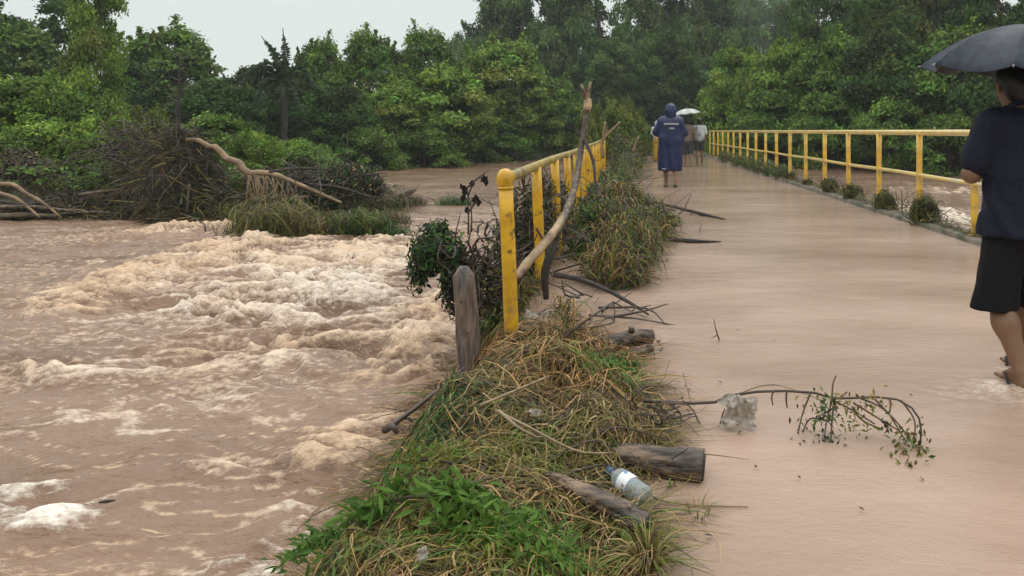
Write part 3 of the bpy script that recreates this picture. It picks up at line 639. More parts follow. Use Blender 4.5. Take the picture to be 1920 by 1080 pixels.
def lay_strands(mb, n, ymin, ymax, weights, L=(.12,.5), Wd=(.003,.008), lift=.05, k=6, seed=0, where=None, droop=1.0, ang=None, zoff=0.0, curl=1.6):
    r = np.random.default_rng(seed); P0 = []
    need = n
    while need > 0:
        x = r.uniform(-1.5, 1.1, need*4); y = ymin * (ymax/ymin)**r.random(need*4)
        h = heap(x, y); lvl = np.where(x > -.76, .004, RIVZ+.0)
        ok = (h > lvl-.01) & (np.hypot(x+.4,0) < 1.1)
        if where is not None: ok &= where(x, y)
        pts = np.stack([x,y],-1)[ok][:need]; P0.append(pts); need -= len(pts)
    p = np.concatenate(P0); n = len(p)
    sc = np.clip(p[:,1]/3.5, .8, 2.2)
    th = (r.uniform(0, 2*np.pi, n) if ang is None else r.normal(ang, .7, n) + np.pi*(r.random(n)<.5))
    ln = r.uniform(*L, n) * sc; cv = r.normal(0, curl, n)
    pos = np.zeros((n,k,3)); t = np.linspace(0,1,k)
    cx, cy = p[:,0].copy(), p[:,1].copy(); base = r.uniform(0,1,n)**2*lift*sc; arch = r.uniform(0,1,n)**2*lift*1.6*sc
    for i in range(k):
        hh = heap(cx, cy); lvl = np.where(cx > -.76, .0, RIVZ)
        pos[:,i,0], pos[:,i,1] = cx, cy
        pos[:,i,2] = np.maximum(hh, lvl) + .004 + base + arch*math.sin(math.pi*t[i]) + zoff
        a = th + cv*t[i]; cx = cx + np.cos(a)*ln/(k-1); cy = cy + np.sin(a)*ln/(k-1)
    c = pickcol(n, weights)
    # colour drifts in patches of greener and drier grass
    pt = sstep(-.25,.45, perlin(p[:,0]*2.2, p[:,1]*2.2/np.clip(p[:,1]/4,1,3), 5.0 + seed*0))[:,None]
    dry = np.array([1.25,.95,.85]); c = c*(1-pt) + c*dry*pt
    ribbons(mb, pos, r.uniform(*Wd, n)*sc, c)
    return p
def patch(cx, cy, rx, ry): return lambda x, y: ((x-cx)/rx)**2 + ((y-cy)/ry)**2 < 1
def pxpatch(px, py, rx, ry, z=.08):
    Y = (CAMZ-z)*F/(py-245); return patch((px-1178)/F*Y, Y, rx/F*Y, ry*Y*Y/((CAMZ-z)*F))
mb = MB()
lay_strands(mb, 15000, 1.5, 4.6, {'olive':4.5,'tan':3.2,'brown':6,'dark':3,'green':1.6}, seed=1, lift=.035, ang=.5)
lay_strands(mb, 6000, 1.5, 4.6, {'olive':3,'tan':3,'brown':3,'green':1}, L=(.05,.2), seed=2, lift=.05)
lay_strands(mb, 2600, 1.5, 4.6, {'tan':4,'brown':2}, L=(.2,.5), Wd=(.003,.005), seed=3, lift=.05, ang=.3, curl=.8)
for i_, (a, n_, w_) in enumerate(((( 940,1040,140,45),2600,{'fresh':3,'green':2}),((1010,1075,120,40),1500,{'fresh':3,'olive':1}),((800,790,70,60),1500,{'dgreen':3,'green':3}),((1130,690,70,30),1200,{'green':3,'fresh':1}),((960,850,110,50),1800,{'olive':3,'fresh':.6}),
        ((790,870,80,30),1100,{'fresh':2,'olive':2}),((720,970,90,40),900,{'brown':3,'tan':1}),((700,1050,110,35),1500,{'olive':3,'green':2}),((860,700,60,20),700,{'dark':3,'brown':2}),((1150,810,90,40),1500,{'tan':2,'olive':2,'brown':2}),((850,830,60,22),800,{'dark':4,'dgreen':2}),((1060,790,80,40),900,{'dark':3,'brown':3}))):
    lay_strands(mb, n_, 1.4, 4.8, w_, L=(.06,.28), seed=20+i_, lift=.045, where=pxpatch(*a))
tag(mb.build('grass_debris', M['strand'], smooth=False, col=True), 'tangled heap of flood-washed grass and straw at the railing foot', kind='stuff')
mb = MB()
lay_strands(mb, 9500, 4.5, 12, {'olive':4.5,'green':3.5,'brown':4,'dark':3.5,'tan':1.3,'dgreen':1.2}, L=(.05,.2), Wd=(.003,.007), seed=4, lift=.07)
lay_strands(mb, 6000, 10, 32, {'olive':4,'green':3,'brown':3,'dark':3,'tan':1}, L=(.08,.25), Wd=(.005,.010), seed=5, lift=.05)
r = np.random.default_rng(9); n = 30000            # leaves caught in the branches
x = r.uniform(-1.1,.95,n); y = 4.6*(26/4.6)**r.random(n); h = heap(x,y); ok = (h > .02) | ((x<-.7)&(h>-.25)); x,y,h = x[ok],y[ok],h[ok]; n = len(x)
pos = np.stack([x,y,np.maximum(h,0)+r.uniform(0,1,n)**1.5*.20*np.clip(y/9,.4,1.2)],-1); nv = nrm(r.normal(0,.6,(n,3))+[0,-.2,.7]); d = nrm(np.cross(nv, r.normal(size=(n,3))))
leaves(mb, pos, d, nv, r.uniform(.03,.085,n)*np.clip(y/9,.6,1.4), r.uniform(.012,.03,n)*np.clip(y/9,.6,1.4), pickcol(n, {'green':4,'dgreen':2,'olive':3,'brown':1.5,'dark':1.5,'fresh':1}, .4))
tag(mb.build('brush_debris', M['strand'], smooth=False, col=True), 'long mat of washed-up brush and leaves caught along the mustard railing', kind='stuff')
mb = MB(); r = np.random.default_rng(33); n = 17000      # rotting leaf litter and bark crumbs
x = r.uniform(-1.3,.45,n); y = r.uniform(1.6,4.6,n); h = heap(x,y); ok = (h > np.where(x>-.76,.0,RIVZ)) ; x,y,h = x[ok],y[ok],h[ok]; pt = perlin(x*3,y*3,7.0) > -.15; x,y,h = x[pt],y[pt],h[pt]; n = len(x)
pos = np.stack([x,y,h+r.uniform(0,1,n)**2*.045],-1); nv = nrm(r.normal(0,.5,(n,3))+[0,-.1,.8]); d = nrm(np.cross(nv, r.normal(size=(n,3))))
leaves(mb, pos, d, nv, r.uniform(.012,.045,n), r.uniform(.006,.018,n), pickcol(n, {'brown':6,'dark':4,'tan':1,'olive':2}, .4))
tag(mb.build('leaf_litter', M['strand'], smooth=False, col=True), 'rotting leaf litter and bark crumbs on the grass heap', kind='stuff')
# fine twigs in the heap and brush
mb = MB(); r = np.random.default_rng(12)
for i_ in range(400):
    y = 4.5*(26/4.5)**r.random() if i_ < 290 else r.uniform(2.3,4.4); x = r.normal(-.25,.33); h = float(heap(np.array(x),np.array(y)))
    if h < -.05: continue
    L_ = r.uniform(.2,.8)*((.6+.05*y) if i_ < 290 else .45); a = r.uniform(0,6.28); up = r.normal(.05,.30) if i_ < 290 else r.normal(.02,.10); p0_ = np.array([x,y,max(h,0)+r.uniform(0,.14 if i_<290 else .03)]); d = np.array([math.cos(a),math.sin(a),up])
    pts = spline([p0_, p0_+d*L_*.5+r.normal(0,.04,3), p0_+d*L_+r.normal(0,.07,3)], 7)
    pts[:,2] = np.maximum(pts[:,2], -.01)
    mb.tube(pts, np.linspace(.009,.003,7)*r.uniform(.6,1.3)*(1 if i_ < 290 else .55), 5, cap=False)
tag(mb.build('twig_debris', M['twig'], smooth=True), 'dark twigs mixed through the debris', kind='stuff')

# ------------------------------------------------------------------ single pieces
def log(name, pts, radii, m, label, cat='log', group=None, seed=0, jit=.10, n=16, k=44, ends=True, stubs=()):
    pts = np.asarray(pts, float); o0 = pts[0].copy()
    e_ = empty(name, tuple(o0), label, cat, group)
    c = spline(pts, k) - o0; rad = np.interp(np.linspace(0,1,k), np.linspace(0,1,len(radii)), radii)
    MB().tube(c, rad, n*2, jit=jit, seed=seed, groove=.10).build('bark', m, e_)
    if ends:
        for s_, t_ in ((0,-1),(k-1,1)):
            d = nrm(c[s_] - c[s_-t_])
            mb = MB(); mb.tube([c[s_]-d*.004, c[s_]+d*.006], [rad[s_]*.78, rad[s_]*.70], n, jit=jit, seed=seed)
            mb.build('cut_end', M['bark_dark'], e_)
    for st in stubs:
        s = c[int(st[0]*(k-1))]; MB().tube(spline([s, s+np.array(st[1])*.5, s+np.array(st[1])], 6), np.linspace(st[2], st[2]*.5, 6), 7, jit=jit, seed=seed+3).build('stub', m, e_)
    return e_
def D(px, py, z=0.0):                      # place on the level z
    Y = (CAMZ-z)*F/(py-245); return ((px-1178)/F*Y, Y, z)
log('log', [D(1120,846,.06), D(1165,854,.05), D(1215,862,.045), D(1268,870,.04), D(1318,878,.032)], [.03,.045,.054,.060,.066], M['bark_log'], 'short thick wet log with its round cut end facing the road', seed=1, jit=.07, n=20)
log('log', [D(1025,893,.105), D(1085,922,.095), D(1150,955,.07), D(1212,988,.045)], [.022,.034,.040,.038], M['bark_log'], 'long rough brown log nearest the camera pointing down to the road water', seed=2, jit=.16, n=18, stubs=((.75,(.03,-.02,.03),.02),))
log('log', [D(1135,650,.05), D(1165,640,.07), D(1195,632,.08), D(1222,630,.075)], [.052,.050,.046,.040], M['bark_log'], 'pale brown knotted log jutting from the heap beside the railing foot', seed=3, jit=.18, n=18, stubs=((.55,(-.0,-.02,.07),.028),))
log('log', [D(1150,680,.0), D(1185,668,.02), D(1222,652,.03)], [.03,.028,.02], M['bark_wet'], 'half sunken log in the shadow of the knotted one', seed=4, jit=.12, ends=False)
log('branch', [D(1225,378,.10), D(1280,392,.06), D(1320,402,.03), D(1360,411,.015)], [.020,.026,.024,.008], M['bark_dark'], 'dark floating branch pointing right, the farther of two on the deck', 'branch', 'branches floating on the deck', seed=5, ends=False, stubs=((.35,(.12,.1,.22),.008),(.6,(.06,-.05,-.06),.008)))
log('branch', [D(1195,440,.06), D(1250,447,.03), D(1300,452,.02), D(1352,453,.01)], [.020,.026,.024,.006], M['bark_dark'], 'straight dark floating branch, the nearer of two on the deck', 'branch', 'branches floating on the deck', seed=6, ends=False)
log('branch', [D(1040,515,.14), D(1090,525,.14), D(1140,545,.11), D(1185,570,.06), D(1216,590,.02)], [.022,.020,.016,.012,.006], M['bark_dark'], 'curved dark branch arching from the railing brush down to the deck water', 'branch', seed=7, ends=False, stubs=((.5,(.05,0,.05),.006),(.85,(.08,-.06,.03),.005)))
def twigset(name, label, lines, m, cat='branch', group=None, n=6):
    o0 = np.array(lines[0][0][0]); e_ = empty(name, tuple(o0), label, cat, group)
    for i_, (pts, r0, r1) in enumerate(lines):
        c = spline(np.array(pts)-o0, 12); MB().tube(c, np.linspace(r0,r1,12), n, jit=.12, seed=i_).build('stem' if i_ == 0 else 'twig', m, e_)
    return e_
twigset('branch', 'thin forked twig rising from the heap over the knotted log', [
    ([D(1050,640,.06),P(1100,600,4.2),P(1150,566,4.35)],.009,.006),([P(1150,566,4.35),P(1175,580,4.4),P(1212,596,4.5)],.005,.002),([P(1150,566,4.35),P(1153,590,4.35),P(1150,606,4.35)],.004,.002),([P(1186,583,4.4),P(1196,574,4.4),P(1206,586,4.4)],.004,.002)], M['twig'])
twigset('branch', 'thin dark stick lying across the heap top behind the knotted log', [([D(1065,648,.08),D(1110,640,.08),D(1158,626,.07)],.011,.007)], M['twig'])
twigset('branch', 'long straight dark stick leaning down the left side of the heap to a knob', [([P(722,806,3.05),P(790,756,3.25),P(870,690,3.6)],.012,.007),([P(722,806,3.05),P(735,800,3.0),P(745,812,3.0)],.017,.010)], M['twig'])
twigset('stem', 'long thin tan stem floating from the bottle out over the road water', [([D(1165,880,.06),D(1215,925,.02),D(1260,942,.008),D(1330,948,.006),D(1402,950,.004)],.006,.002)], M['twig_tan'], 'stem')
twigset('stem', 'thin dark twig standing alone in the middle of the road water', [([D(1350,641,-.02),P(1343,620,4.4),P(1338,598,4.4)],.005,.002),([P(1345,628,4.4),P(1338,632,4.4),P(1333,634,4.38)],.003,.0015)], M['twig'], 'stem')
twigset('stem', 'bent tan reed stalk arching over the heap above the thick log', [([D(930,770,.22),D(990,800,.2),D(1080,845,.13),D(1150,850,.10)],.005,.003)], M['twig_tan'], 'stem')
twigset('stem', 'pale broken reed stalk lying across the middle of the heap', [([D(935,770,.26),D(970,800,.24),D(1010,822,.19)],.006,.004)], M['twig_tan'], 'stem')
twigset('stem', 'long tan reed stalk sloping along the upper heap toward the post', [([D(900,760,.25),D(960,735,.25),D(1030,705,.2)],.006,.004)], M['twig_tan'], 'stem')
# the torn, bent branch jammed through the left railing
jb = empty('broken_branch', P(975,525,4.9), 'long bent branch jammed upright through the mustard railing with a splintered pale top', 'branch')
o0 = np.array(jb.location)
def jl(pts, r0, r1, nm_, m, k=20, jit=.12, seed=0): return MB().tube(spline(np.array(pts)-o0, k), np.interp(np.linspace(0,1,k),np.linspace(0,1,len(r0)),r0) if isinstance(r0,(list,tuple)) else np.linspace(r0,r1,k), 12, jit=jit, seed=seed).build(nm_, m, jb)
jl([P(968,522,4.75),P(985,498,4.85),P(1012,468,5.0),P(1040,432,5.2),P(1060,400,5.5)], [.024,.030,.031,.029,.025], 0, 'bared_wood', M['wood_pale'], jit=.16)
jl([P(1042,440,5.2),P(1064,392,5.55),P(1080,340,5.85),P(1090,275,6.1),P(1098,225,6.2),P(1102,190,6.25)], [.027,.029,.027,.025,.024,.022], 0, 'stem', M['bark_wet'], k=28, seed=4)
jl([P(1024,560,5.2),P(1022,510,5.15),P(1035,470,5.2),P(1050,425,5.3)], [.020,.030,.032,.024], 0, 'root', M['bark_dark'], seed=6)
jl([P(1100,208,6.22),P(1102,196,6.24),P(1102,186,6.25)], [.034,.036,.030], 0, 'peeled_wood', M['wood_pale'], k=6, jit=.08)
jl([P(1101,190,6.25),P(1095,172,6.2),P(1090,158,6.2)], [.018,.014,.010], 0, 'splinter', M['wood_pale'], k=8, jit=.2)
jl([P(1102,190,6.25),P(1104,170,6.25),P(1108,153,6.25)], [.016,.014,.009], 0, 'splinter', M['wood_pale'], k=8, jit=.2)
jl([P(1100,188,6.25),P(1100,172,6.28),P(1101,160,6.3)], [.010,.008,.004], 0, 'splinter', M['bark_dark'], k=8, jit=.2)
jl([P(1096,262,6.1),P(1112,300,6.0),P(1116,340,5.9),P(1122,380,5.8)], [.014,.012,.006], 0, 'side_twig', M['bark_dark'], k=10)
jl([P(1088,255,6.1),P(1083,250,6.1),P(1082,242,6.1)], [.016,.02,.008], 0, 'stub', M['bark_dark'], k=6)
for i_, (a, b, m_, lb) in enumerate((((1130,262),(1135,228),'twig_tan','pale upright stick at the far end of the mustard railing'),((1132,262),(1163,228),'twig_tan','pale stick leaning right at the far end of the mustard railing'),((1186,285),(1198,255),'wood_pale','short bare white stick standing in brush left of the walkers'))):
    Yd = 19 if i_ < 2 else 24
    twigset('branch', lb, [([P(a[0],a[1]+35,Yd),P(a[0],a[1],Yd),P(b[0],b[1],Yd)],.035,.025),([P(*a,Yd),P(a[0]+6,a[1]-14,Yd),P(a[0]+4,a[1]-24,Yd)],.012,.006)], M[m_], group='sticks poking out of the far brush')
# leaning wooden stake
ws = empty('wooden_post', (-.86, 4.12, -.3), 'short weathered wooden post with rounded top left of the yellow end post', 'post')
prof = np.array([(-.055,-.04),(-.04,-.05),(.04,-.05),(.056,-.038),(.056,.038),(.04,.05),(-.04,.05),(-.055,.04)])
zs = np.linspace(-.25, .80, 22); v = []
for i_, z_ in enumerate(zs):
    s_ = 1.0 if z_ < .74 else math.sqrt(max(.05, 1-((z_-.74)/.066)**2)); lean = -.05*(z_/.8); 
    jt = 1 + .10*fbm(prof[:,0]*22, prof[:,1]*22, z_*3+0*prof[:,0], 3)
    v.append(np.stack([prof[:,0]*s_*jt*(1.04-.08*z_)+lean, prof[:,1]*s_*jt, np.full(8,z_)],-1))
v = np.concatenate(v); i = np.arange(21)[:,None]*8; j = np.arange(8)[None,:]; j2=(j+1)%8
MB().add(np.vstack([v,[[-.05,0,.806]]]), np.stack([i+j,i+j2,i+8+j2,i+8+j],-1).reshape(-1,4), [(21*8+a,21*8+(a+1)%8,22*8) for a in range(8)]).build('stake', M['post_wood'], ws)
for i_, (dx, z_) in enumerate(((-.015,.62),(.02,.45))):
    MB().tube([(dx-.035,-.055,z_),(dx-.034,-.062,z_)], .006, 8).build('nail', M['bark_dark'], ws)

def bushlet(name, label, c, r_, nleaf, ntwig, LL, w, group=None, cat='plant', sq=(1,1,1), seed=0, twigm='twig', strands=0, droop=0.0):
    r = np.random.default_rng(seed); e_ = empty(name, (c[0],c[1],c[2]-r_*sq[2]*.8), label, cat, group); off = np.array([0,0,r_*sq[2]*.8])
    if nleaf:
        dv = nrm(r.normal(size=(nleaf,3))); lump = 1+.35*perlin(dv[:,0]*2.3+seed, dv[:,1]*2.3, dv[:,2]*2.3)
        pos = dv*(r.uniform(.25,1.05,nleaf)**.5*lump)[:,None]*r_*np.array(sq) + off; pos[:,2] -= droop*r.random(nleaf)*r_*(np.abs(dv[:,0])>.4)
        nv = nrm(dv+[0,-.2,.6]+r.normal(0,.5,(nleaf,3))); d = nrm(np.cross(nv, r.normal(size=(nleaf,3)))); d[:,2] -= .5
        mb = MB(); leaves(mb, pos, d, nv, LL*r.uniform(.6,1.4,nleaf), LL*.4*r.uniform(.7,1.2,nleaf), pickcol(nleaf, w, .4)); mb.build('foliage', M['strand'], e_, smooth=False, col=True)
    if strands:
        dv = nrm(r.normal(size=(strands,3))); p0_ = dv*r_*np.array(sq)*r.uniform(.5,1.0,(strands,1))*(1+.5*perlin(dv[:,0]*2.2+seed*1.7, dv[:,1]*2.2, dv[:,2]*2.2))[:,None] + off
        tg = nrm(np.cross(dv, r.normal(size=(strands,3)))); ln = r_*r.uniform(.4,1.3,strands); t = np.linspace(-.5,.5,5)
        pp = p0_[:,None,:] + tg[:,None,:]*(ln[:,None]*t)[...,None] - dv[:,None,:]*(t**2*1.6)[None,:,None]*ln[:,None,None]*.6; pp[...,2] -= (t+.5)[None,:]*droop*r_*.4
        mb = MB(); ribbons(mb, pp, r.uniform(.004,.008,strands)*(1+c[1]/26), pickcol(strands, w)); mb.build('grass', M['strand'], e_, smooth=False, col=True)
    if ntwig:
        mb = MB()
        for _ in range(ntwig):
            d = nrm(r.normal(size=3)*np.array(sq)+[0,0,.1]); s_ = r.normal(0,.42,3)*r_*np.array(sq)+off; L_ = r_*r.uniform(.35,1.0); mb.tube(spline([s_, s_+d*L_*.35+r.normal(0,.10,3)*r_, s_+d*L_*.7+r.normal(0,.14,3)*r_, s_+d*L_+r.normal(0,.22,3)*r_], 9), np.linspace(.0062,.0022,9)*(1+c[1]/12), 4, cap=False)
        tag(mb.build('twigs', M[twigm], e_), kind='stuff')
    return e_
bushlet('hanging_bush', 'dark green leafy clump hanging over the rapids left of the wooden post', P(818,462,5.0), .21, 2600, 30, .05, {'dgreen':4,'dark':2,'green':1.5}, sq=(.9,.9,.8), seed=2, droop=.9)
bushlet('hanging_bush', 'ragged dark clump sagging between the leafy clump and the wooden post', P(862,520,5.0), .15, 1300, 40, .045, {'dark':4,'dgreen':3,'brown':1}, sq=(.8,.9,1.1), seed=3, droop=1.0)
bushlet('brush_tangle', 'brown tangle of twigs packed behind the wooden post and end post', P(915,540,5.1), .26, 900, 160, .05, {'brown':3,'dark':4,'olive':1}, sq=(.62,1.0,1.35), seed=4)
bushlet('brush_tangle', 'dark tangle of twigs and leaves behind the second yellow post', P(985,440,6.2), .33, 1500, 170, .055, {'brown':2,'dark':4,'dgreen':2,'olive':1}, sq=(.75,1.2,1.2), seed=5)
bushlet('brush_tangle', 'twiggy brush with pale leaves behind the third yellow post', P(1030,400,7.6), .36, 1500, 120, .06, {'brown':2,'dark':3,'dgreen':3,'olive':2}, sq=(.7,1.4,1.1), seed=6)
bushlet('brush_tangle', 'leafy green brush piled against the railing behind the bent branch', P(1125,415,8.8), .36, 3200, 90, .07, {'green':3,'dgreen':3,'olive':3,'brown':1}, sq=(.9,1.3,.8), seed=7)
bushlet('brush_tangle', 'broad olive brush heap spreading onto the deck left of the floating branches', P(1190,418,9.2), .42, 4200, 110, .06, {'green':3,'dgreen':2,'olive':4,'tan':1}, sq=(1.15,1.2,.5), seed=8, strands=350)
bushlet('brush_tangle', 'low green brush drooping into the deck water below the olive heap', P(1140,470,7.4), .34, 3200, 60, .06, {'green':3,'dgreen':3,'olive':2}, sq=(1.2,1.0,.5), seed=9, strands=250)
bushlet('brush_tangle', 'leafy brush around the middle of the long mustard railing', P(1128,366,12.5), .42, 2000, 50, .08, {'green':3,'dgreen':3,'olive':3}, sq=(.9,1.8,.5), seed=10)
bushlet('brush_tangle', 'olive brush at the far third of the mustard railing', P(1152,335,17), .42, 1800, 40, .09, {'green':2,'dgreen':2,'olive':3,'brown':1}, sq=(.9,1.8,.45), seed=11)
bushlet('brush_tangle', 'far brush bank left of the person in the blue raincoat', P(1172,308,22), .6, 2200, 50, .10, {'green':2,'dgreen':2,'olive':4,'brown':1}, sq=(.8,1.8,.5), seed=12)
bushlet('brush_tangle', 'farthest brush bank at the mouth of the bridge', P(1168,285,29), .9, 2600, 60, .12, {'green':2,'dgreen':2,'olive':4,'brown':1}, sq=(.8,1.8,.75), seed=13)
for i_, (px_,py_,Y_,r_,nl_,nt_,w_,sq_,st_,lb) in enumerate(((835,800,3.2,.12,500,26,{'dgreen':4,'green':2,'dark':2},(1.2,1,.7),260,'dark green sodden grass clump on the left shoulder of the heap'),
    (1150,690,3.75,.10,300,10,{'green':4,'fresh':2},(1.5,1,.5),320,'fresh green grass clump on the upper right shoulder of the heap'),(1180,800,3.1,.13,160,40,{'brown':4,'tan':3,'dark':1},(1.2,1,.6),420,'brown straw clump sloping down to the thick log'),
    (960,690,3.8,.10,120,30,{'brown':4,'tan':2,'dark':2},(1.5,1,.6),260,'brown straw and twigs heaped at the foot of the yellow end post'),(900,770,3.25,.10,160,50,{'dark':5,'brown':3},(1.6,1,.5),120,'clump of dark twigs coloured like a shaded hollow in the upper heap'),  # raised twig clump; its dark colours imitate a hollow's shade
    (1060,790,3.15,.10,160,40,{'dark':4,'brown':4},(1.6,1,.5),200,'dark twiggy clump in the middle right of the heap'),(770,930,2.55,.06,200,14,{'brown':5,'dark':2},(1.8,1,.5),160,'reddish brown root clump above the narrow leaved bough'),(1100,985,2.3,.05,120,10,{'brown':4,'dark':3},(1.5,1,.6),120,'small dark clod near the end of the rough log'))):
    bushlet('debris_clump', lb, P(px_,py_,Y_), r_, nl_, nt_, .03, w_, group='clumps standing out of the grass heap', sq=sq_, seed=140+i_, strands=st_, droop=.5)
# dead stem with dark hanging leaves against the water
ds = empty('dead_stem', P(878,435,6.0), 'thin dead stem with dark drooping leaves against the far water', 'plant'); o0 = np.array(ds.location); mb = MB()
for pts in ([P(878,440,6),P(878,380,6),P(876,350,6)],[P(877,370,6),P(889,340,6),P(905,332,6)],[P(877,400,6),P(888,385,6),P(893,375,6)],[P(884,435,6),P(884,400,6),P(881,372,6)],[P(876,352,6),P(895,335,6),P(918,318,6)]): mb.tube(spline(np.array(pts)-o0,8), np.linspace(.008,.004,8), 5)
mb.build('stem', M['twig'], ds); mb = MB(); r = np.random.default_rng(3)
for (px_,py_) in ((868,350),(872,362),(905,335),(912,342),(893,372),(897,380),(868,372),(885,345),(876,395),(908,336),(871,355),(890,376)):
    leaves(mb, (np.array(P(px_,py_,6))-o0)[None], np.array([[r.normal(0,.4),0,-1.]]), np.array([[0,-1.,.2]])+r.normal(0,.3,(1,3)), np.array([.075]), np.array([.05]), np.array([[.022,.02,.018]]), fold=.3)
mb.build('withered_leaves', M['strand'], ds, smooth=False, col=True)
# grass wrapped round the feet of the right railing posts
for i_, (px_, py_, s_, lb) in enumerate(((1728,392,.235,'nearest big round grass bundle wrapped around the foot of a right railing post'),(1655,374,.20,'second nearest grass bundle, with a tail, at the foot of a right railing post'),(1594,358,.18,'third grass bundle from the man, small and brownish, at a right post foot'),(1553,345,.20,'fourth grass bundle from the man, bushy, at a right post foot'),(1512,341,.11,'fifth and smallest grass bundle at a right post foot'),(1479,325,.14,'low grass bundle where the right railing brush begins'))):
    Yp = 1400*3.9/(px_-1178)
    e_ = bushlet('grass_bundle', lb, (3.93,Yp,CAMZ-(py_-245)/F*Yp-.02), s_*1.05, 220, 16, .05, {'olive':4,'dark':3,'brown':2,'green':1}, group='grass bundles on the right railing posts', sq=[(.8,1.1,1),(.7,1.3,.85),(.9,.9,.9),(.8,1.7,.75),(1,1.2,.8),(.8,1.8,.7)][i_], seed=30+i_, strands=900, droop=.6)
    # the straw trails downstream behind the post
    mb = MB(); r = np.random.default_rng(60+i_); n = 420; p0_ = r.normal(0,.35,(n,3))*s_*[.6,.8,.7]+[0,0,s_*.6]; t = np.linspace(0,1,6)
    pp = p0_[:,None,:]+np.stack([.35*s_*6*t[None]*r.uniform(.3,1,(n,1))*.6, r.normal(0,.15,(n,1))*t[None]*s_*3-.0*t[None], -t[None]**1.3*s_*1.1*r.uniform(.5,1.2,(n,1))],-1)
    ribbons(mb, pp, r.uniform(.006,.012,n), pickcol(n, {'olive':4,'dark':2,'brown':2,'green':2})); mb.build('trailing_grass', M['strand'], e_, smooth=False, col=True)
for i_, (px_, lb) in enumerate(((1462,'leafy weeds along the right kerb just beyond the last grass bundle'),(1443,'leafy weed clump along the right kerb, second from the grass bundles'),(1425,'leafy weed clump along the right kerb, third from the grass bundles'),(1405,'low weeds on the right kerb near the far end'),(1385,'dark weeds on the right kerb beside the far posts'),(1362,'farthest weeds on the right kerb behind the pale shirted walker'))):
    Yp = 1400*3.9/(px_-1178)
    bushlet('kerb_weeds', lb, (3.95,Yp,.12+.01*Yp/4), .12+.008*Yp, 700, 14, .07+.001*Yp, {'green':3,'dgreen':3,'olive':3,'brown':2}, group='weeds along the right kerb', sq=(.9,2.0+.05*Yp,.8), seed=50+i_, strands=200)
r = np.random.default_rng(41)
for i_, (px_, hh) in enumerate(((1690,40),(1618,26),(1540,20),(1760,22))):   # bare stems in the water behind the rail
    Yp = 1400*4.25/(px_-1178); b0 = np.array([4.25,Yp,-.3]); h_ = hh/F*Yp+.3
    twigset('stem', ['bare upright stem behind the right rail between the two nearest bundles','short bare stem behind the right rail near the third bundle','faint bare stem behind the right rail near the fourth bundle','bare stem behind the right rail nearest the man'][i_], [([b0,b0+[.02,0,h_*.5],b0+[.0,0,h_]],.012,.005),([b0+[.01,0,h_*.6],b0+[.08,0,h_*.8],b0+[.1,0,h_*.95]],.006,.003),([b0+[.01,0,h_*.7],b0+[-.07,0,h_*.85],b0+[-.09,0,h_*1.0]],.006,.003)], M['twig'], 'stem', 'bare stems in the water behind the right rail')

mb = MB(); r = np.random.default_rng(44); n = 5200      # thin wrack line of straw along the kerb
y = 7.5*(30/7.5)**r.random(n); x = 3.86+np.abs(r.normal(0,.10,n)); amt = sstep(-.3,.5,perlin(y*1.3,0*y,4.0)); keep = r.random(n) < .25+.75*amt; x,y,amt = x[keep],y[keep],amt[keep]; n = len(x)
z = .06+r.uniform(0,1,n)**2*(.05+.14*amt); a = np.pi/2+r.normal(0,.7,n); ln = r.uniform(.06,.3,n); t = np.linspace(-.5,.5,5)
pp = np.stack([x,y,z],-1)[:,None,:]+np.stack([np.cos(a)[:,None]*ln[:,None]*t, np.sin(a)[:,None]*ln[:,None]*t, .02-.35*ln[:,None]*t**2+r.normal(0,.2,(n,1))*ln[:,None]*t],-1)
ribbons(mb, pp, r.uniform(.005,.012,n), pickcol(n, {'olive':3,'dark':4,'brown':5,'tan':1,'green':1}))
tag(mb.build('straw_wrack', M['strand'], smooth=False, col=True), 'line of wet straw washed along the right kerb', kind='stuff')
# vine branch lying across the road, with its caught film
vb = empty('vine_branch', D(1205,760), 'long arching vine branch with scattered leaves lying across the road water', 'branch'); o0 = np.array(vb.location)
M['twig_brown'] = mat('brown_twig', (.12,.08,.045), .5, var=.35, vscale=20)
def vl(pts, r0, r1, nm_='twig', m='twig_tan'): return MB().tube(spline(np.array(pts)-o0, 16), np.linspace(r0,r1,16), 5, jit=.1).build(nm_, M[m], vb)
vm = [P(1205,752,3.2),P(1270,754,3.2),P(1330,756,3.18),P(1378,740,3.17),P(1440,733,3.15),P(1520,735,3.1),P(1570,748,3.07),P(1625,744,3.04),P(1680,748,3.0),P(1715,770,2.98),P(1727,800,2.97),P(1725,835,2.95)]
vl(vm, .007, .004, 'stem', 'twig')
vl([P(1378,742,3.17),P(1420,725,3.2),P(1460,722,3.2),P(1500,735,3.15),P(1545,752,3.08)], .004, .002)
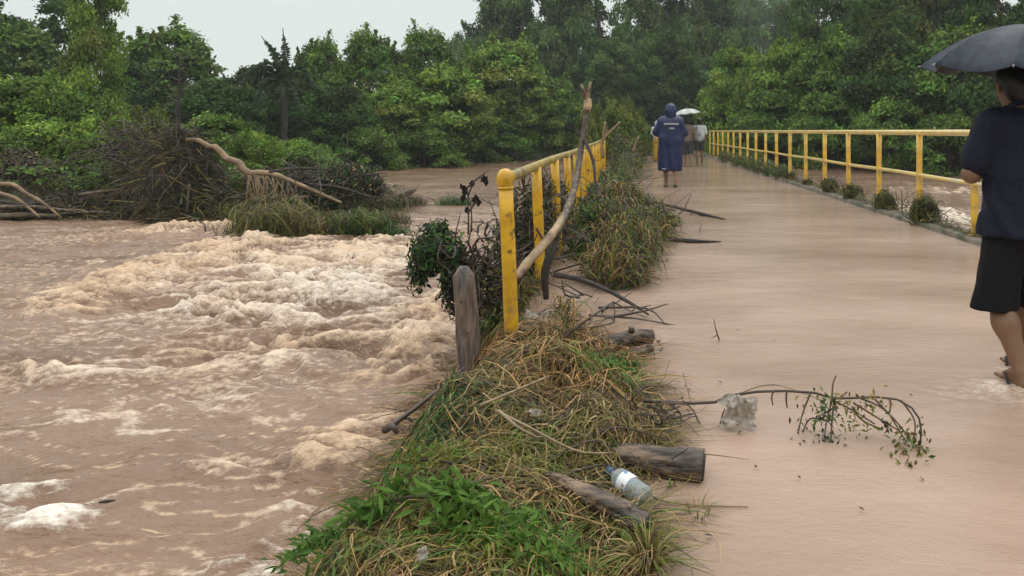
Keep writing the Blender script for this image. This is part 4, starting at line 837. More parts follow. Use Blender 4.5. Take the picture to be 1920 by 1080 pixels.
for a in ([(1215,760),(1250,775),(1278,800)],[(1240,756),(1290,760),(1313,795)],[(1210,772),(1250,770),(1275,762)],[(1225,752),(1262,780),(1300,775)],[(1255,755),(1275,775),(1276,800)],[(1378,742),(1358,770),(1350,795)],[(1378,742),(1362,762),(1368,795)],[(1560,748),(1562,720),(1568,704)],[(1565,750),(1560,790),(1558,830)],[(1560,748),(1550,790),(1545,828)],
          [(1600,755),(1640,780),(1690,810)],[(1610,745),(1660,770),(1700,830)],[(1640,748),(1680,790),(1710,828)],[(1668,745),(1670,760),(1667,775)],[(1520,736),(1505,775),(1497,808)],[(1555,790),(1520,785),(1505,810)],[(1565,752),(1600,770),(1640,795)],[(1600,770),(1620,790),(1655,805)],[(1450,733),(1447,745),(1449,760)],[(1475,733),(1474,748),(1476,765)],[(1690,750),(1715,790),(1712,840)]):
    n_ = len(a); Y0 = np.interp(a[0][0],[1205,1400,1560,1700],[3.2,3.16,3.08,2.99])
    ye = CAMZ*F/(max(a[-1][1],735)-245); Ye = min(ye, Y0) if a[-1][1] > 790 else Y0
    vl([P(a[0][0],a[0][1],Y0),P(a[1][0],a[1][1],(Y0+Ye)/2),P(a[2][0],a[2][1],Ye)], .0045, .0028, m='twig' if n_ and a[0][0] % 2 else 'twig_brown')
mb = MB(); r = np.random.default_rng(8)
for (cx_,cy_,sx__,sy__,n_,w_) in ((1545,775,14,22,130,{'green':3,'dgreen':3}),(1600,760,40,14,90,{'olive':2,'tan':1,'brown':1}),(1625,790,28,16,90,{'olive':3,'green':1}),(1705,835,18,20,170,{'olive':3,'green':1,'brown':1}),(1500,800,10,16,30,{'dark':2,'dgreen':1}),(1660,795,4,10,30,{'dark':3}),(1555,825,14,8,25,{'dark':2,'dgreen':1}),(1250,770,30,14,35,{'brown':2,'dgreen':1}),(1640,750,40,8,30,{'tan':2,'olive':1})):
    n_ = int(n_*.6); px_ = r.normal(cx_,sx__,n_); py_ = r.normal(cy_,sy__,n_); Yg = np.interp(px_,[1205,1400,1560,1700],[3.2,3.15,3.04,2.96])+r.normal(0,.03,n_)
    Ymax = CAMZ*F/(np.maximum(py_,700)-245); Yg = np.minimum(Yg, Ymax*.995)
    pos = np.stack([(px_-1178)/F*Yg, Yg, CAMZ-(py_-245)/F*Yg],-1)-o0
    nv = nrm(r.normal(0,.6,(n_,3))+[0,-.5,.6]); leaves(mb, pos, nrm(r.normal(size=(n_,3))+[0,0,-.5]), nv, r.uniform(.015,.042,n_), r.uniform(.006,.014,n_), pickcol(n_, w_, .35))
mb.build('vine_leaves', M['strand'], vb, smooth=False, col=True)
def crumple(name, label, c, w, h, m, seed, tilt=.6, cat='bag'):
    n_ = 30; u, v_ = np.meshgrid(np.linspace(-1,1,n_), np.linspace(-1,1,n_)); s_ = seed*7.3
    edge_ = 1 + .42*perlin(u*1.6+s_, v_*1.6, s_)
    x = u*w*.5*edge_; z = v_*h*.5*edge_; y = .30*w*fbm(u*1.6+s_, v_*1.1, s_, 3) + v_*tilt*h*.3; x = x + .18*w*perlin(u*2, v_*2+s_, 3.0)
    i = np.arange(n_-1)[:,None]*n_; j = np.arange(n_-1)[None,:]
    V_ = np.stack([x,y,z],-1).reshape(-1,3); N_ = len(V_); Q_ = np.stack([i+j,i+j+1,i+n_+j+1,i+n_+j],-1).reshape(-1,4)
    back = V_ + np.array([0,.003,0]) + np.stack([0*x,.01*w*np.abs(perlin(u*2.1,v_*2.1,s_+5)),0*x],-1).reshape(-1,3)
    o = link(name, mesh_np(name, np.vstack([V_, back]), [np.vstack([Q_, Q_[:,::-1]+N_])], smooth=True), m); o.location = c; return tag(o, label, cat)
crumple('plastic_bag', 'torn white plastic bag hanging from the vine branch into the road water', P(1384,768,3.14), .15, .12, M['plastic_white'], 1)
crumple('plastic_scrap', 'small white plastic scrap in the middle of the grass heap', D(1004,774,.265), .035, .022, M['plastic_white'], 2, cat='litter')
crumple('plastic_scrap', 'cream plastic scrap stuck on the upper left edge of the heap', P(858,735,3.42), .045, .075, M['white_cloth'], 3, cat='litter')
crumple('plastic_scrap', 'white plastic scrap among leaves near the bottom of the picture', D(792,1040,.20), .025, .03, M['plastic_white'], 4, cat='litter')
crumple('plastic_bag', 'crumpled clear plastic caught between the yellow end post and the second post', P(1005,608,4.75), .12, .15, M['plastic_white'], 5)
# drink bottle
bo = empty('plastic_bottle', D(1183,912,.035), 'empty clear plastic bottle with a blue cap and pale label on the heap edge', 'bottle')
a_ = np.array(D(1146,886,.06)); b_ = np.array(D(1212,934,.03)); ln = float(np.linalg.norm(b_-a_)); dr = (b_-a_)/ln; o0 = np.array(bo.location)
pr = [(0,.012),(.07,.012),(.09,.016),(.20,.034),(.27,.0355),(.30,.033),(.33,.0355),(.60,.0355),(.64,.032),(.68,.0355),(.74,.032),(.78,.0355),(.84,.033),(.88,.0355),(.97,.033),(1.0,.022)]
MB().tube([a_-o0+dr*ln*t for t,_ in pr], [r_ for _,r_ in pr], 20, jit=.05).build('bottle_body', M['bottle'], bo)
MB().tube([a_-o0-dr*.018, a_-o0+dr*.006], .0155, 16).build('cap', M['cap'], bo, smooth=False)
MB().tube([a_-o0+dr*ln*t for t in (.34,.45,.59)], .0363, 20, jit=.05, cap=False).build('paper_label', M['label'], bo)

# fresh leafy boughs at the bottom of the picture
def bough(label, pts, nL, LL, w, seed, Wf=.32, spread=.10, zmin=None):
    r = np.random.default_rng(seed); pts = np.array(pts, float); o0 = pts[0].copy(); e_ = empty('leafy_bough', tuple(o0), label, 'branch', 'fresh green boughs on the heap')
    c = spline(pts-o0, 40); MB().tube(c, np.linspace(.007,.003,40), 6).build('stem', M['twig'], e_)
    mb = MB(); ii = r.integers(3,40,nL); d = nrm(np.gradient(c,axis=0))[ii]; off = nrm(np.cross(d, r.normal(size=(nL,3)))); off[:,2] = np.abs(off[:,2])*.6
    tip = c[ii]+off*r.uniform(.01,spread*1.4,(nL,1))+r.normal(0,.012,(nL,3)); dd = nrm(off*.9+d*.5+r.normal(0,.55,(nL,3))); nv = nrm([0,-.3,1.]+r.normal(0,.45,(nL,3)))
    leaves(mb, tip, dd, nv, LL*r.uniform(.7,1.3,nL), LL*Wf*r.uniform(.7,1.2,nL), pickcol(nL, w, .3), fold=.22)
    mb.build('leaves', M['leaf'], e_, smooth=False, col=True)
bough('bright leafy bough with long narrow leaves curving over the lower left of the heap', [D(900,935,.18),D(830,930,.20),D(750,935,.17),D(700,960,.12),D(680,985,.10)], 130, .072, {'fresh':3,'green':3}, 1, Wf=.26, spread=.07)
bough('green leafy bough trailing from the heap into the river at lower left', [D(700,975,.06),D(640,1005,.0),D(590,1025,-.06),D(545,1050,-.16)], 230, .045, {'fresh':2,'green':3}, 2, spread=.06)
bough('fresh green bough along the lower edge of the heap', [D(830,960,.16),D(880,990,.16),D(940,1020,.16),D(1000,1040,.13),D(1070,1070,.08)], 420, .05, {'fresh':4,'green':2}, 3, spread=.10)
bough('small fresh bough right of the bright narrow leaved one', [D(840,915,.19),D(870,945,.19),D(900,970,.17)], 120, .055, {'fresh':3,'green':2}, 4, spread=.05)
bough('green bough in the bottom left corner of the heap', [D(700,1020,.08),D(660,1050,.05),D(600,1078,.0)], 180, .04, {'olive':2,'green':3}, 5, spread=.06)
bough('light green weedy bough on the bright patch above the narrow leaves', [D(740,880,.12),D(790,862,.17),D(850,868,.2)], 240, .03, {'fresh':2,'olive':3}, 6, spread=.06)
# tufts standing in the road water right of the heap
for i_, (px_, py_, n_, lb) in enumerate(((1215,1060,190,'upright yellow green grass tuft at the bottom beside the road water'),(1180,1015,70,'small grass tuft just below the rough log'),(1310,962,22,'tiny weed sprout floating by the tan stem'),(1255,905,20,'thin blades standing below the thick log'),(1120,1010,110,'grass tuft left of the small one below the rough log'))):
    b0 = np.array(D(px_,py_)); r = np.random.default_rng(70+i_); e_ = empty('grass_tuft', tuple(b0), lb, 'grass', 'grass tufts beside the heap'); t = np.linspace(0,1,6); sc_ = 1 if n_ > 60 else .55
    a = r.uniform(0,6.28,n_); H_ = r.uniform(.05,.15,n_)*sc_; o_ = r.uniform(.03,.16,n_)*sc_
    pp = np.stack([np.cos(a)[:,None]*(.03+o_[:,None]*t**1.5), np.sin(a)[:,None]*(.04+o_[:,None]*t**1.5), H_[:,None]*(t*1.6-t**2*1.1)],-1)
    mb = MB(); ribbons(mb, pp, r.uniform(.003,.006,n_), pickcol(n_, {'olive':3,'tan':1.5,'fresh':1,'brown':1})); mb.build('blades', M['strand'], e_, smooth=False, col=True)
# flecks of leaf and twig drifting on the road water
mb = MB(); r = np.random.default_rng(14)
for (px_,py_) in ((1385,815),(1330,1010),(1250,1000),(1382,622),(1500,900),(1610,960),(1450,640),(1270,720),(1420,880),(1350,720),(1740,870),(1210,745),(1290,735)):
    x,y,z = D(px_+r.normal(0,3),py_); leaves(mb, np.array([[x,y,.012]]), nrm(np.array([[r.normal(),r.normal(),0.]])), np.array([[0,0,1.]]), np.array([r.uniform(.015,.04)]), np.array([.012]), np.array([[.07,.05,.03]]))
tag(mb.build('floating_litter', M['strand'], smooth=False, col=True), 'small leaf flecks drifting on the road water', kind='stuff')
# ------------------------------------------------------------------ left bank wreckage: uprooted stump, fallen trunk, driftwood
def R_(px, py, z=RIVZ): return D(px, py, z)
mb = MB(); r = np.random.default_rng(21)          # matted brown debris on the waterline
n = 9000; x = r.uniform(-16,-5.2,n); y = 13.1+r.uniform(0,1,n)**1.6*3.2
front = np.interp(x,[-16,-11,-8.4,-7.6,-6.4,-5.4,-5.2],[12.9,12.9,13.0,12.2,12.6,13.6,14.5]); y = front + r.uniform(0,1,n)**1.4*3.0
hh = .55*np.exp(-((x+8.2)/1.2)**2)+.25+.2*perlin(x*.8,y*.8,1.0); z = RIVZ+.02+np.clip(hh,0.05,1.2)*r.random(n)*np.clip((y-front)/.8,.12,1)
p0_ = np.stack([x,y,z],-1); a = r.normal(0,.6,n)+np.pi*(r.random(n)<.5); ln = r.uniform(.2,.9,n); t = np.linspace(-.5,.5,5)
pp = p0_[:,None,:]+np.stack([np.cos(a)[:,None]*ln[:,None]*t, np.sin(a)[:,None]*ln[:,None]*t, r.normal(0,.25,(n,1))*ln[:,None]*t - .3*ln[:,None]*t**2],-1)
ribbons(mb, pp, r.uniform(.012,.03,n), pickcol(n, {'brown':5,'dark':4,'tan':1.1,'olive':2,'dgreen':1.5}))
tag(mb.build('bank_debris', M['strand'], smooth=False, col=True), 'matted brown sticks and straw washed against the left bank', kind='stuff')
xs = np.linspace(-20,-5.4,100); ys = np.linspace(12.7,18,50); X, Y, q = grid(xs, ys)
fr = np.interp(X,[-16,-11,-8.4,-7.6,-6.4,-5.4],[13.1,13.1,13.2,12.5,12.9,14.0]); Z = RIVZ-.25+.42*sstep(-.2,1.0,Y-fr)*(1-sstep(-6.2,-5.6,X))+.1*fbm(X,Y,0.0,3)
tag(link('silt_bank', mesh_np('silt_bank', np.stack([X,Y,Z],-1).reshape(-1,3), q, smooth=True), M['soil']), kind='structure')
# uprooted root mass
rm = empty('uprooted_stump', R_(330,405)[:2]+(-.2,), 'uprooted stump with a dark shaggy root mass and a thin bare stem above it', 'tree stump', 'washed-up wreckage on the left bank'); o0 = np.array(rm.location)
r = np.random.default_rng(23); mb = MB()
th = np.linspace(0,2*np.pi,28,endpoint=False); zz = np.linspace(0,1,20); v = []
for z_ in zz:
    w_ = (.62*(1-z_**2.0)+.10); rr2 = w_*(1+.35*fbm(np.cos(th)*1.5, np.sin(th)*1.5, z_*3+0*th, 3)); v.append(np.stack([rr2*np.cos(th)*1.1+.15*z_, rr2*np.sin(th)*.8, z_*1.45+0*th],-1))
v = np.concatenate(v); i = np.arange(19)[:,None]*28; j = np.arange(28)[None,:]; j2=(j+1)%28
mb.add(np.vstack([v,[[.15,0,1.5]]]), np.stack([i+j,i+j2,i+28+j2,i+28+j],-1).reshape(-1,4), [(19*28+a,19*28+(a+1)%28,20*28) for a in range(28)]); mb.build('root_ball', M['bark_dark'], rm)
mb = MB()
for _ in range(230):
    a = r.uniform(0,6.28); z_ = r.uniform(.1,1.4); b0 = np.array([math.cos(a)*.3*(1.4-z_/1.6)+.12*z_, math.sin(a)*.3, z_]); d = np.array([math.cos(a)*.55+r.normal(0,.25), math.sin(a)*.5, r.normal(-.1,.6)]); L_ = r.uniform(.25,.75)
    mb.tube(spline([b0, b0+d*L_*.4+r.normal(0,.06,3), b0+d*L_*.7+r.normal(0,.1,3), b0+d*L_+[0,0,-.4*L_]+r.normal(0,.1,3)],9), np.linspace(.016,.005,9)*r.uniform(.4,1.2), 5, cap=False)
mb.build('roots', M['twig'], rm)
mb = MB(); n = 2600; dv = nrm(r.normal(size=(n,3))); z_ = r.uniform(.05,1.45,n); w_ = .75*(1-(z_/1.6)**2)+.12; p0_ = np.stack([dv[:,0]*w_*1.15+.15*z_/1.4, -np.abs(dv[:,1])*w_*.85, z_],-1)
t = np.linspace(0,1,5); pp = p0_[:,None,:]+np.stack([r.normal(0,.25,(n,1))*t[None]+r.normal(0,.12,(n,1))*t[None]**2, r.normal(-.03,.12,(n,1))*t[None], -t[None]*r.normal(.12,.16,(n,1))-r.uniform(0,.15,(n,1))*t[None]**2],-1)
ribbons(mb, pp, r.uniform(.008,.018,n), pickcol(n, {'dark':9,'brown':4,'olive':1.2,'tan':.3}), up=(0,-1,0)); mb.build('hanging_fibres', M['strand'], rm, smooth=False, col=True)
MB().tube(spline(np.array([P(333,260,13.3),P(334,215,13.3),P(336,160,13.3),P(337,100,13.3)])-o0,10), np.linspace(.045,.012,10), 7, jit=.1).build('bare_stem', M['bark_dark'], rm)
mb = MB()
for k_ in range(16):
    t_ = r.uniform(.1,1); b0 = np.array(P(334,255-150*t_,13.3))-o0; s_ = r.choice([-1,1]); mb.tube(spline([b0,b0+[s_*.1,0,.05],b0+[s_*r.uniform(.15,.35),0,r.uniform(-.05,.25)]],5), np.linspace(.010,.004,5), 4, cap=False)
mb.build('side_twigs', M['twig'], rm)
# fallen pale trunk
ft = empty('fallen_trunk', R_(470,400)[:2]+(-.2,), 'bare tan fallen trunk bending down right from the uprooted stump to the water', 'fallen tree', 'washed-up wreckage on the left bank'); o0 = np.array(ft.location)
def tl(par, pts, rads, nm_, m, k=22, jit=.12, seed=0):
    c = spline(np.array(pts)-np.array(par.location), k); return MB().tube(c, np.interp(np.linspace(0,1,k),np.linspace(0,1,len(rads)),rads), 9, jit=jit, seed=seed).build(nm_, m, par)
M['tan_bark'] = mat('tan_bark', (.24,.16,.085), .55, var=.45, vscale=6, bump=.01, bscale=20, col2=(.13,.075,.04), c2scale=2.2, c2lo=.5, c2hi=.62)
tl(ft, [P(350,262,13.2),P(372,263,13.1),P(392,274,13.05),P(405,276,13),P(425,296,13),P(446,305,12.9),P(458,320,12.85),P(470,325,12.8)], [.03,.042,.04,.048,.05,.06,.062,.062], 'trunk', M['tan_bark'], seed=1, jit=.28, k=40)
tl(ft, [P(468,325,12.8),P(505,325,12.8),P(540,337,12.7),P(590,358,12.6),P(640,380,12.5)], [.06,.045,.036,.030,.02], 'limb', M['tan_bark'], seed=2, jit=.25, k=40)
tl(ft, [P(470,326,12.8),P(468,345,12.8),P(462,385,12.8)], [.06,.045,.03], 'limb', M['bark'], seed=3)
tl(ft, [P(474,328,12.8),P(480,350,12.75),P(478,385,12.7)], [.04,.03,.02], 'limb', M['bark'], seed=5)
tl(ft, [P(385,272,13.1),P(390,300,13.1),P(385,330,13.1)], [.03,.02,.01], 'limb', M['bark_dark'], seed=6)
mb = MB(); r = np.random.default_rng(25)
for k_ in range(26):
    px_ = r.uniform(465,560); b0 = np.array(P(px_,np.interp(px_,[465,505,560],[328,330,346]),12.75))-o0; mb.tube(spline([b0,b0+[r.normal(0,.08),-.05,-.25],b0+[r.normal(0,.15),-.05,-r.uniform(.35,.6)]],6), np.linspace(.012,.004,6), 4, cap=False)
mb.build('hanging_twigs', M['twig_tan'], ft)
# loose poles of driftwood, each by itself
dw = [([(0,345),(25,346),(48,362),(78,378),(115,408)],[.035,.032,.026,.015],'tan_bark','tan bent driftwood pole at the left edge sloping down to the water'),([(0,362),(30,372),(60,395),(75,408)],[.03,.03,.02,.015],'tan_bark','thin tan driftwood stick under the bent pole'),
      ([(0,405),(50,403),(105,405)],[.05,.045,.03],'bark','flat grey brown driftwood pole lying at the left waterline'),([(0,388),(60,388),(140,396)],[.035,.035,.02],'bark_wet','dark driftwood pole lying above the waterline at left'),
      ([(0,378),(55,383),(110,372)],[.03,.03,.02],'bark_dark','dark stick crossing the left driftwood poles'),([(100,402),(180,398),(260,404)],[.03,.03,.015],'bark_wet','long low stick on the waterline left of the stump'),
      ([(150,365),(200,358),(250,352)],[.03,.025,.015],'bark','brown stick resting on the bank debris left of the stump'),([(505,322),(560,316),(620,318)],[.025,.022,.012],'bark_dark','dark stick level behind the fallen trunk fork'),
      ([(500,390),(545,372),(580,368)],[.02,.022,.015],'tan_bark','short tan stick propped under the fallen trunk'),([(555,368),(575,385),(600,402)],[.018,.02,.012],'wood_pale','pale peeled stick pointing to the floating grass'),
      ([(250,395),(275,360),(300,330)],[.02,.02,.012],'bark_dark','dark stick leaning against the left side of the stump'),([(355,345),(352,375),(350,405)],[.018,.018,.014],'bark','thin stick hanging beside the stump'),([(580,345),(640,352),(700,372)],[.02,.02,.012],'bark_dark','dark stick in the leafy snag right of the trunk')]
for i_, (a, rads, m_, lb) in enumerate(dw):
    Yd = 12.75 + .07*i_ if a[0][0] < 300 else 12.6
    e_ = empty('driftwood_pole', P(*a[0], Yd), lb, 'driftwood', 'loose driftwood on the left bank'); tl(e_, [P(*q_, Yd) for q_ in a], rads, 'bark', M[m_], k=14, seed=i_)
    pe = np.array(P(*a[-1], Yd))-np.array(e_.location); MB().tube([pe, pe+[.006,0,-.003]], rads[-1]*.8, 8).build('broken_end', M['wood_pale'], e_)
for i_, (px_,py_,Y_,r_,nl_,nt_,w_,sq_,lb) in enumerate(((225,372,13.6,.42,500,110,{'brown':4,'dark':4,'olive':2},(1.4,.7,.5),'low dark brush heap left of the stump foot'),(400,375,13.2,.42,500,110,{'brown':3,'dark':4,'olive':2,'green':1},(1.5,.7,.55),'dark brush heap between the stump and the trunk fork'),
    (520,385,13.0,.38,600,90,{'olive':3,'dark':3,'green':2},(1.6,.7,.5),'greenish brush under the long limb of the fallen trunk'),(120,352,14.2,.42,1100,60,{'green':4,'olive':3,'brown':1},(1.8,.7,.5),'weeds growing over the debris above the left driftwood'),
    (200,340,14.6,.38,1000,50,{'green':4,'fresh':2,'olive':2},(1.5,.7,.6),'light green weeds on the bank left of the stump'),(455,352,13.6,.30,700,40,{'green':4,'fresh':1,'olive':2},(1.2,.7,.8),'green weeds behind the fork of the fallen trunk'),
    (610,372,13.0,.40,900,90,{'dark':3,'dgreen':3,'olive':3},(1.5,.7,.5),'brush on the right tip of the wreckage beside the middle channel'),(45,368,13.9,.42,700,90,{'brown':3,'dark':4,'olive':2},(2.0,.7,.45),'dark mossy brush behind the left driftwood poles'),(160,382,13.7,.36,600,90,{'brown':4,'dark':3,'olive':2},(1.8,.7,.45),'mossy brown brush between the driftwood and the stump'),(60,392,13.2,.3,300,80,{'brown':4,'dark':3,'tan':1},(2.6,.7,.35),'matted brown brush around the left driftwood poles'))):
    bushlet('brush_heap', lb, P(px_,py_,Y_), r_, nl_, nt_, .07, w_, group='washed-up wreckage on the left bank', sq=sq_, seed=110+i_, strands=500)
# leafy snag and floating mats
def mat_island(name, label, px, py, rx, ry, w, seed, n=2200, hgt=.3, LL=0):
    Y = (CAMZ-RIVZ)*F/(py-245); c = ((px-1178)/F*Y, Y+.3, RIVZ+.02); return bushlet(name, label, c, rx/F*Y, LL, 14, .08, w, group='grass mats stranded in the river', cat='grass mat', sq=(1.3,.85,ry/rx*1.2), seed=seed, strands=n, droop=.2)
mat_island('grass_mat', 'biggest rounded olive grass mat stranded at the head of the rapids', 505, 448, 85, 62, {'olive':5,'dark':2,'tan':1,'brown':2,'green':1}, 81, n=3400)
mat_island('grass_mat', 'yellowish grass mound on the right shoulder of the biggest mat', 560, 452, 32, 36, {'olive':4,'tan':1.5,'brown':1}, 82, 1100)
mat_island('grass_mat', 'green grass mat between the biggest mat and the hanging bush', 660, 450, 50, 50, {'green':4,'olive':3,'dgreen':2}, 83, 2200)
mat_island('grass_mat', 'low bright green strip of grass mat just left of the hanging bush', 715, 450, 36, 24, {'green':3,'dgreen':3}, 84, 1100)
mat_island('grass_mat', 'flat dark grass mat joining the fallen trunk and the biggest mat', 450, 418, 80, 34, {'olive':3,'dark':3,'brown':2}, 85, 1800)
mat_island('grass_mat', 'brown and green mat under the leafy snag', 650, 400, 85, 34, {'brown':3,'dark':3,'olive':3,'green':1}, 86, 2400)
mat_island('grass_mat', 'olive grass mat bridging the yellowish mound and the green mat', 612, 440, 50, 36, {'olive':4,'dark':2,'green':2}, 88, 1500)
mat_island('grass_mat', 'brown straw mat behind the low bright green strip', 700, 425, 50, 22, {'brown':3,'olive':3,'dark':2}, 89, 1200)
mat_island('grass_mat', 'green weedy mat trailing below the uprooted stump', 370, 412, 60, 20, {'green':3,'olive':3,'brown':2}, 97, 1100, LL=500)
mat_island('grass_mat', 'leafy green mat between the fallen trunk limb and the green mat', 590, 405, 60, 34, {'green':4,'dgreen':3,'olive':2}, 98, 700, LL=1200)
mat_island('grass_mat', 'tiny green tuft of weed in the far water left of the dead stem', 845, 388, 30, 14, {'green':4,'dgreen':2}, 87, 600)
bushlet('leafy_snag', 'dark leafy snag with pale leaf undersides at the right end of the wreckage', P(655,340,13.2), .48, 1500, 90, .085, {'dark':4,'dgreen':3,'tan':.8,'green':1}, group='washed-up wreckage on the left bank', sq=(1.1,.8,.75), seed=90)
bushlet('leafy_snag', 'thin twiggy snag reaching over the water right of the leafy one', P(700,355,13.4), .28, 220, 70, .07, {'dark':4,'brown':2}, group='washed-up wreckage on the left bank', sq=(1.1,.8,.8), seed=91)
bushlet('leafy_snag', 'brown twiggy tangle filling the space under the fallen trunk', P(560,345,13.5), .55, 700, 150, .08, {'dark':4,'brown':3,'dgreen':1}, group='washed-up wreckage on the left bank', sq=(1.5,.7,.6), seed=92)
bushlet('leafy_snag', 'reddish brown twiggy tangle on the left side of the stump', P(265,300,14), .75, 900, 190, .08, {'brown':5,'dark':3,'olive':2}, group='washed-up wreckage on the left bank', sq=(1.0,.7,1.0), seed=93)
bushlet('leafy_snag', 'brown bush tangle behind the driftwood at the left edge', P(30,320,14.2), .6, 700, 120, .08, {'brown':4,'dark':3,'olive':2,'tan':1}, group='washed-up wreckage on the left bank', sq=(1.3,.7,.7), seed=94)
log('driftwood_snag', [P(722,385,15.5),P(745,372,15.5),P(765,362,15.5),P(780,355,15.5)], [.05,.08,.07,.03], M['bark_wet'], 'dark driftwood snag poking from the middle channel', 'driftwood', seed=8, ends=False, jit=.2, stubs=((.3,(.25,.1,-.12),.07),(.5,(.4,.1,-.2),.05)))
bushlet('grass_mat', 'brown debris mat around the driftwood snag in the middle channel', (P(760,385,15.2)[0],15.2,-.25), .42, 200, 30, .07, {'brown':4,'dark':3,'olive':1}, group='grass mats stranded in the river', cat='grass mat', sq=(1.1,.8,.35), seed=96, strands=700)
log('floating_stick', [R_(185,942,-.28),R_(200,940,-.28),R_(216,938,-.28)], [.004,.008,.003], M['bark_dark'], 'small dark stick floating in the smooth water at lower left', 'stick', ends=False, n=8)

# ------------------------------------------------------------------ people
def surface_nets(f, org, h):
    s = f < 0; nx, ny, nz = f.shape
    c = [s[i:nx-1+i, j:ny-1+j, k:nz-1+k] for i in (0,1) for j in (0,1) for k in (0,1)]
    tot = sum(x_.astype(np.int8) for x_ in c); mixed = (tot > 0) & (tot < 8); ids = -np.ones(mixed.shape, np.int64); I = np.argwhere(mixed); ids[mixed] = np.arange(len(I))
    acc = np.zeros((len(I),3)); cnt = np.zeros(len(I)); cr = [(i,j,k) for i in (0,1) for j in (0,1) for k in (0,1)]
    for a in range(8):
        for b in range(a+1,8):
            if sum(abs(cr[a][q_]-cr[b][q_]) for q_ in range(3)) != 1: continue
            fa = f[I[:,0]+cr[a][0], I[:,1]+cr[a][1], I[:,2]+cr[a][2]]; fb = f[I[:,0]+cr[b][0], I[:,1]+cr[b][1], I[:,2]+cr[b][2]]
            m_ = (fa < 0) != (fb < 0); t = np.where(m_, fa/(fa-fb+1e-12), 0)[:,None]
            acc += m_[:,None]*(np.array(cr[a])*(1-t)+np.array(cr[b])*t); cnt += m_
    v = org + (I + acc/cnt[:,None])*h; F_ = []
    for ax in range(3):
        sl0 = [slice(None)]*3; sl1 = [slice(None)]*3; sl0[ax] = slice(0,-1); sl1[ax] = slice(1,None)
        A, B = s[tuple(sl0)], s[tuple(sl1)]; E = np.argwhere(A != B); o1, o2 = [(1,2),(2,0),(0,1)][ax]
        E = E[(E[:,o1]>0)&(E[:,o2]>0)&(E[:,o1]<f.shape[o1]-1)&(E[:,o2]<f.shape[o2]-1)]
        fl_ = A[tuple(E.T)]
        def g_(d1,d2):
            q_ = E.copy(); q_[:,o1] -= d1; q_[:,o2] -= d2; return ids[tuple(q_.T)]
        qd = np.stack([g_(1,1),g_(0,1),g_(0,0),g_(1,0)],-1); qd[~fl_] = qd[~fl_][:,::-1]; F_.append(qd)
    return v, np.concatenate(F_)
def sdf(prims, h, pad=.05, post=None, k=.03):
    lo = np.min([np.minimum(np.array(p_[0])-p_[2], np.array(p_[1])-p_[3]) for p_ in prims],0)-pad; hi = np.max([np.maximum(np.array(p_[0])+p_[2], np.array(p_[1])+p_[3]) for p_ in prims],0)+pad
    n_ = np.ceil((hi-lo)/h).astype(int)+1; ax = [lo[i]+h*np.arange(n_[i]) for i in range(3)]; G = np.stack(np.meshgrid(*ax, indexing='ij'),-1).astype(np.float32)
    f = np.full(G.shape[:3], 9.0, np.float32)
    for p_ in prims:
        a, b = np.array(p_[0],np.float32), np.array(p_[1],np.float32); ra, rb = p_[2], p_[3]; kk = p_[4] if len(p_) > 4 else k; sq = np.array(p_[5],np.float32) if len(p_) > 5 else None
        blo, bhi = np.minimum(a-ra,b-rb)-kk-.04, np.maximum(a+ra,b+rb)+kk+.04
        i0 = np.clip(((blo-lo)/h).astype(int),0,n_-1); i1 = np.clip(((bhi-lo)/h).astype(int)+2,1,n_); S_ = tuple(slice(i0[q_],i1[q_]) for q_ in range(3)); g_ = G[S_]
        if sq is not None: g_ = a+(g_-a)/sq; bb = a+(b-a)/sq
        else: bb = b
        ab = bb-a; t = np.clip(((g_-a)@ab)/max(float(ab@ab),1e-9),0,1); d = np.linalg.norm(g_-a-t[...,None]*ab,axis=-1)-(ra+(rb-ra)*t)
        if sq is not None: d = d*min(sq)
        o = f[S_]; hh_ = np.clip(.5+.5*(o-d)/kk,0,1); f[S_] = o*(1-hh_)+d*hh_-kk*hh_*(1-hh_)
    if post: f = post(f, G)
    return surface_nets(f, lo, h)
def put_sdf(name, parent, m, prims, h, post=None, k=.03):
    v, q_ = sdf(prims, h, post=post, k=k); return link(name, mesh_np(name, v, q_, smooth=True), m, parent)
def folds(amp, sx=6, sz=3, seed=0):
    return lambda f, G: f + amp*fbm(G[...,0]*sx+seed, G[...,1]*sx, G[...,2]*sz, 2)
def cut(f, G, n_, d): return np.maximum(f, (G@np.array(n_,np.float32))-d)
def hand(prims, w, dirv, palm, s=1.0, curl=.8, side=1):
    """wrist w, direction of the fingers, palm normal; four bent fingers and a thumb"""
    w, dirv, palm = np.array(w,float), nrm(np.array(dirv,float)), nrm(np.array(palm,float)); lat = nrm(np.cross(dirv, palm))*side
    prims.append((w, w+dirv*.045*s, .022*s, .020*s, .02)); 
    for i_, (o_, L_) in enumerate(((-.028,.068),(-.009,.078),(.010,.073),(.027,.058))):
        a = w+dirv*.035*s+lat*o_*.8*s; b = w+dirv*.082*s+lat*o_*s; prims.append((a,b,.013*s,.010*s,.012))
        c = b+(dirv*math.cos(curl)+palm*math.sin(curl))*L_*.45*s; e = c+(dirv*math.cos(2.1*curl)+palm*math.sin(2.1*curl))*L_*.45*s
        prims.append((b,c,.0095*s,.0088*s,.004)); prims.append((c,e,.0088*s,.0072*s,.004))
    t0 = w+dirv*.02*s-lat*.022*s; t1 = t0+(dirv*.6-lat*.7+palm*.3)*.042*s; t2 = t1+(dirv*.8+palm*.5)*.03*s; prims += [(t0,t1,.014*s,.011*s,.012),(t1,t2,.0105*s,.009*s,.004)]
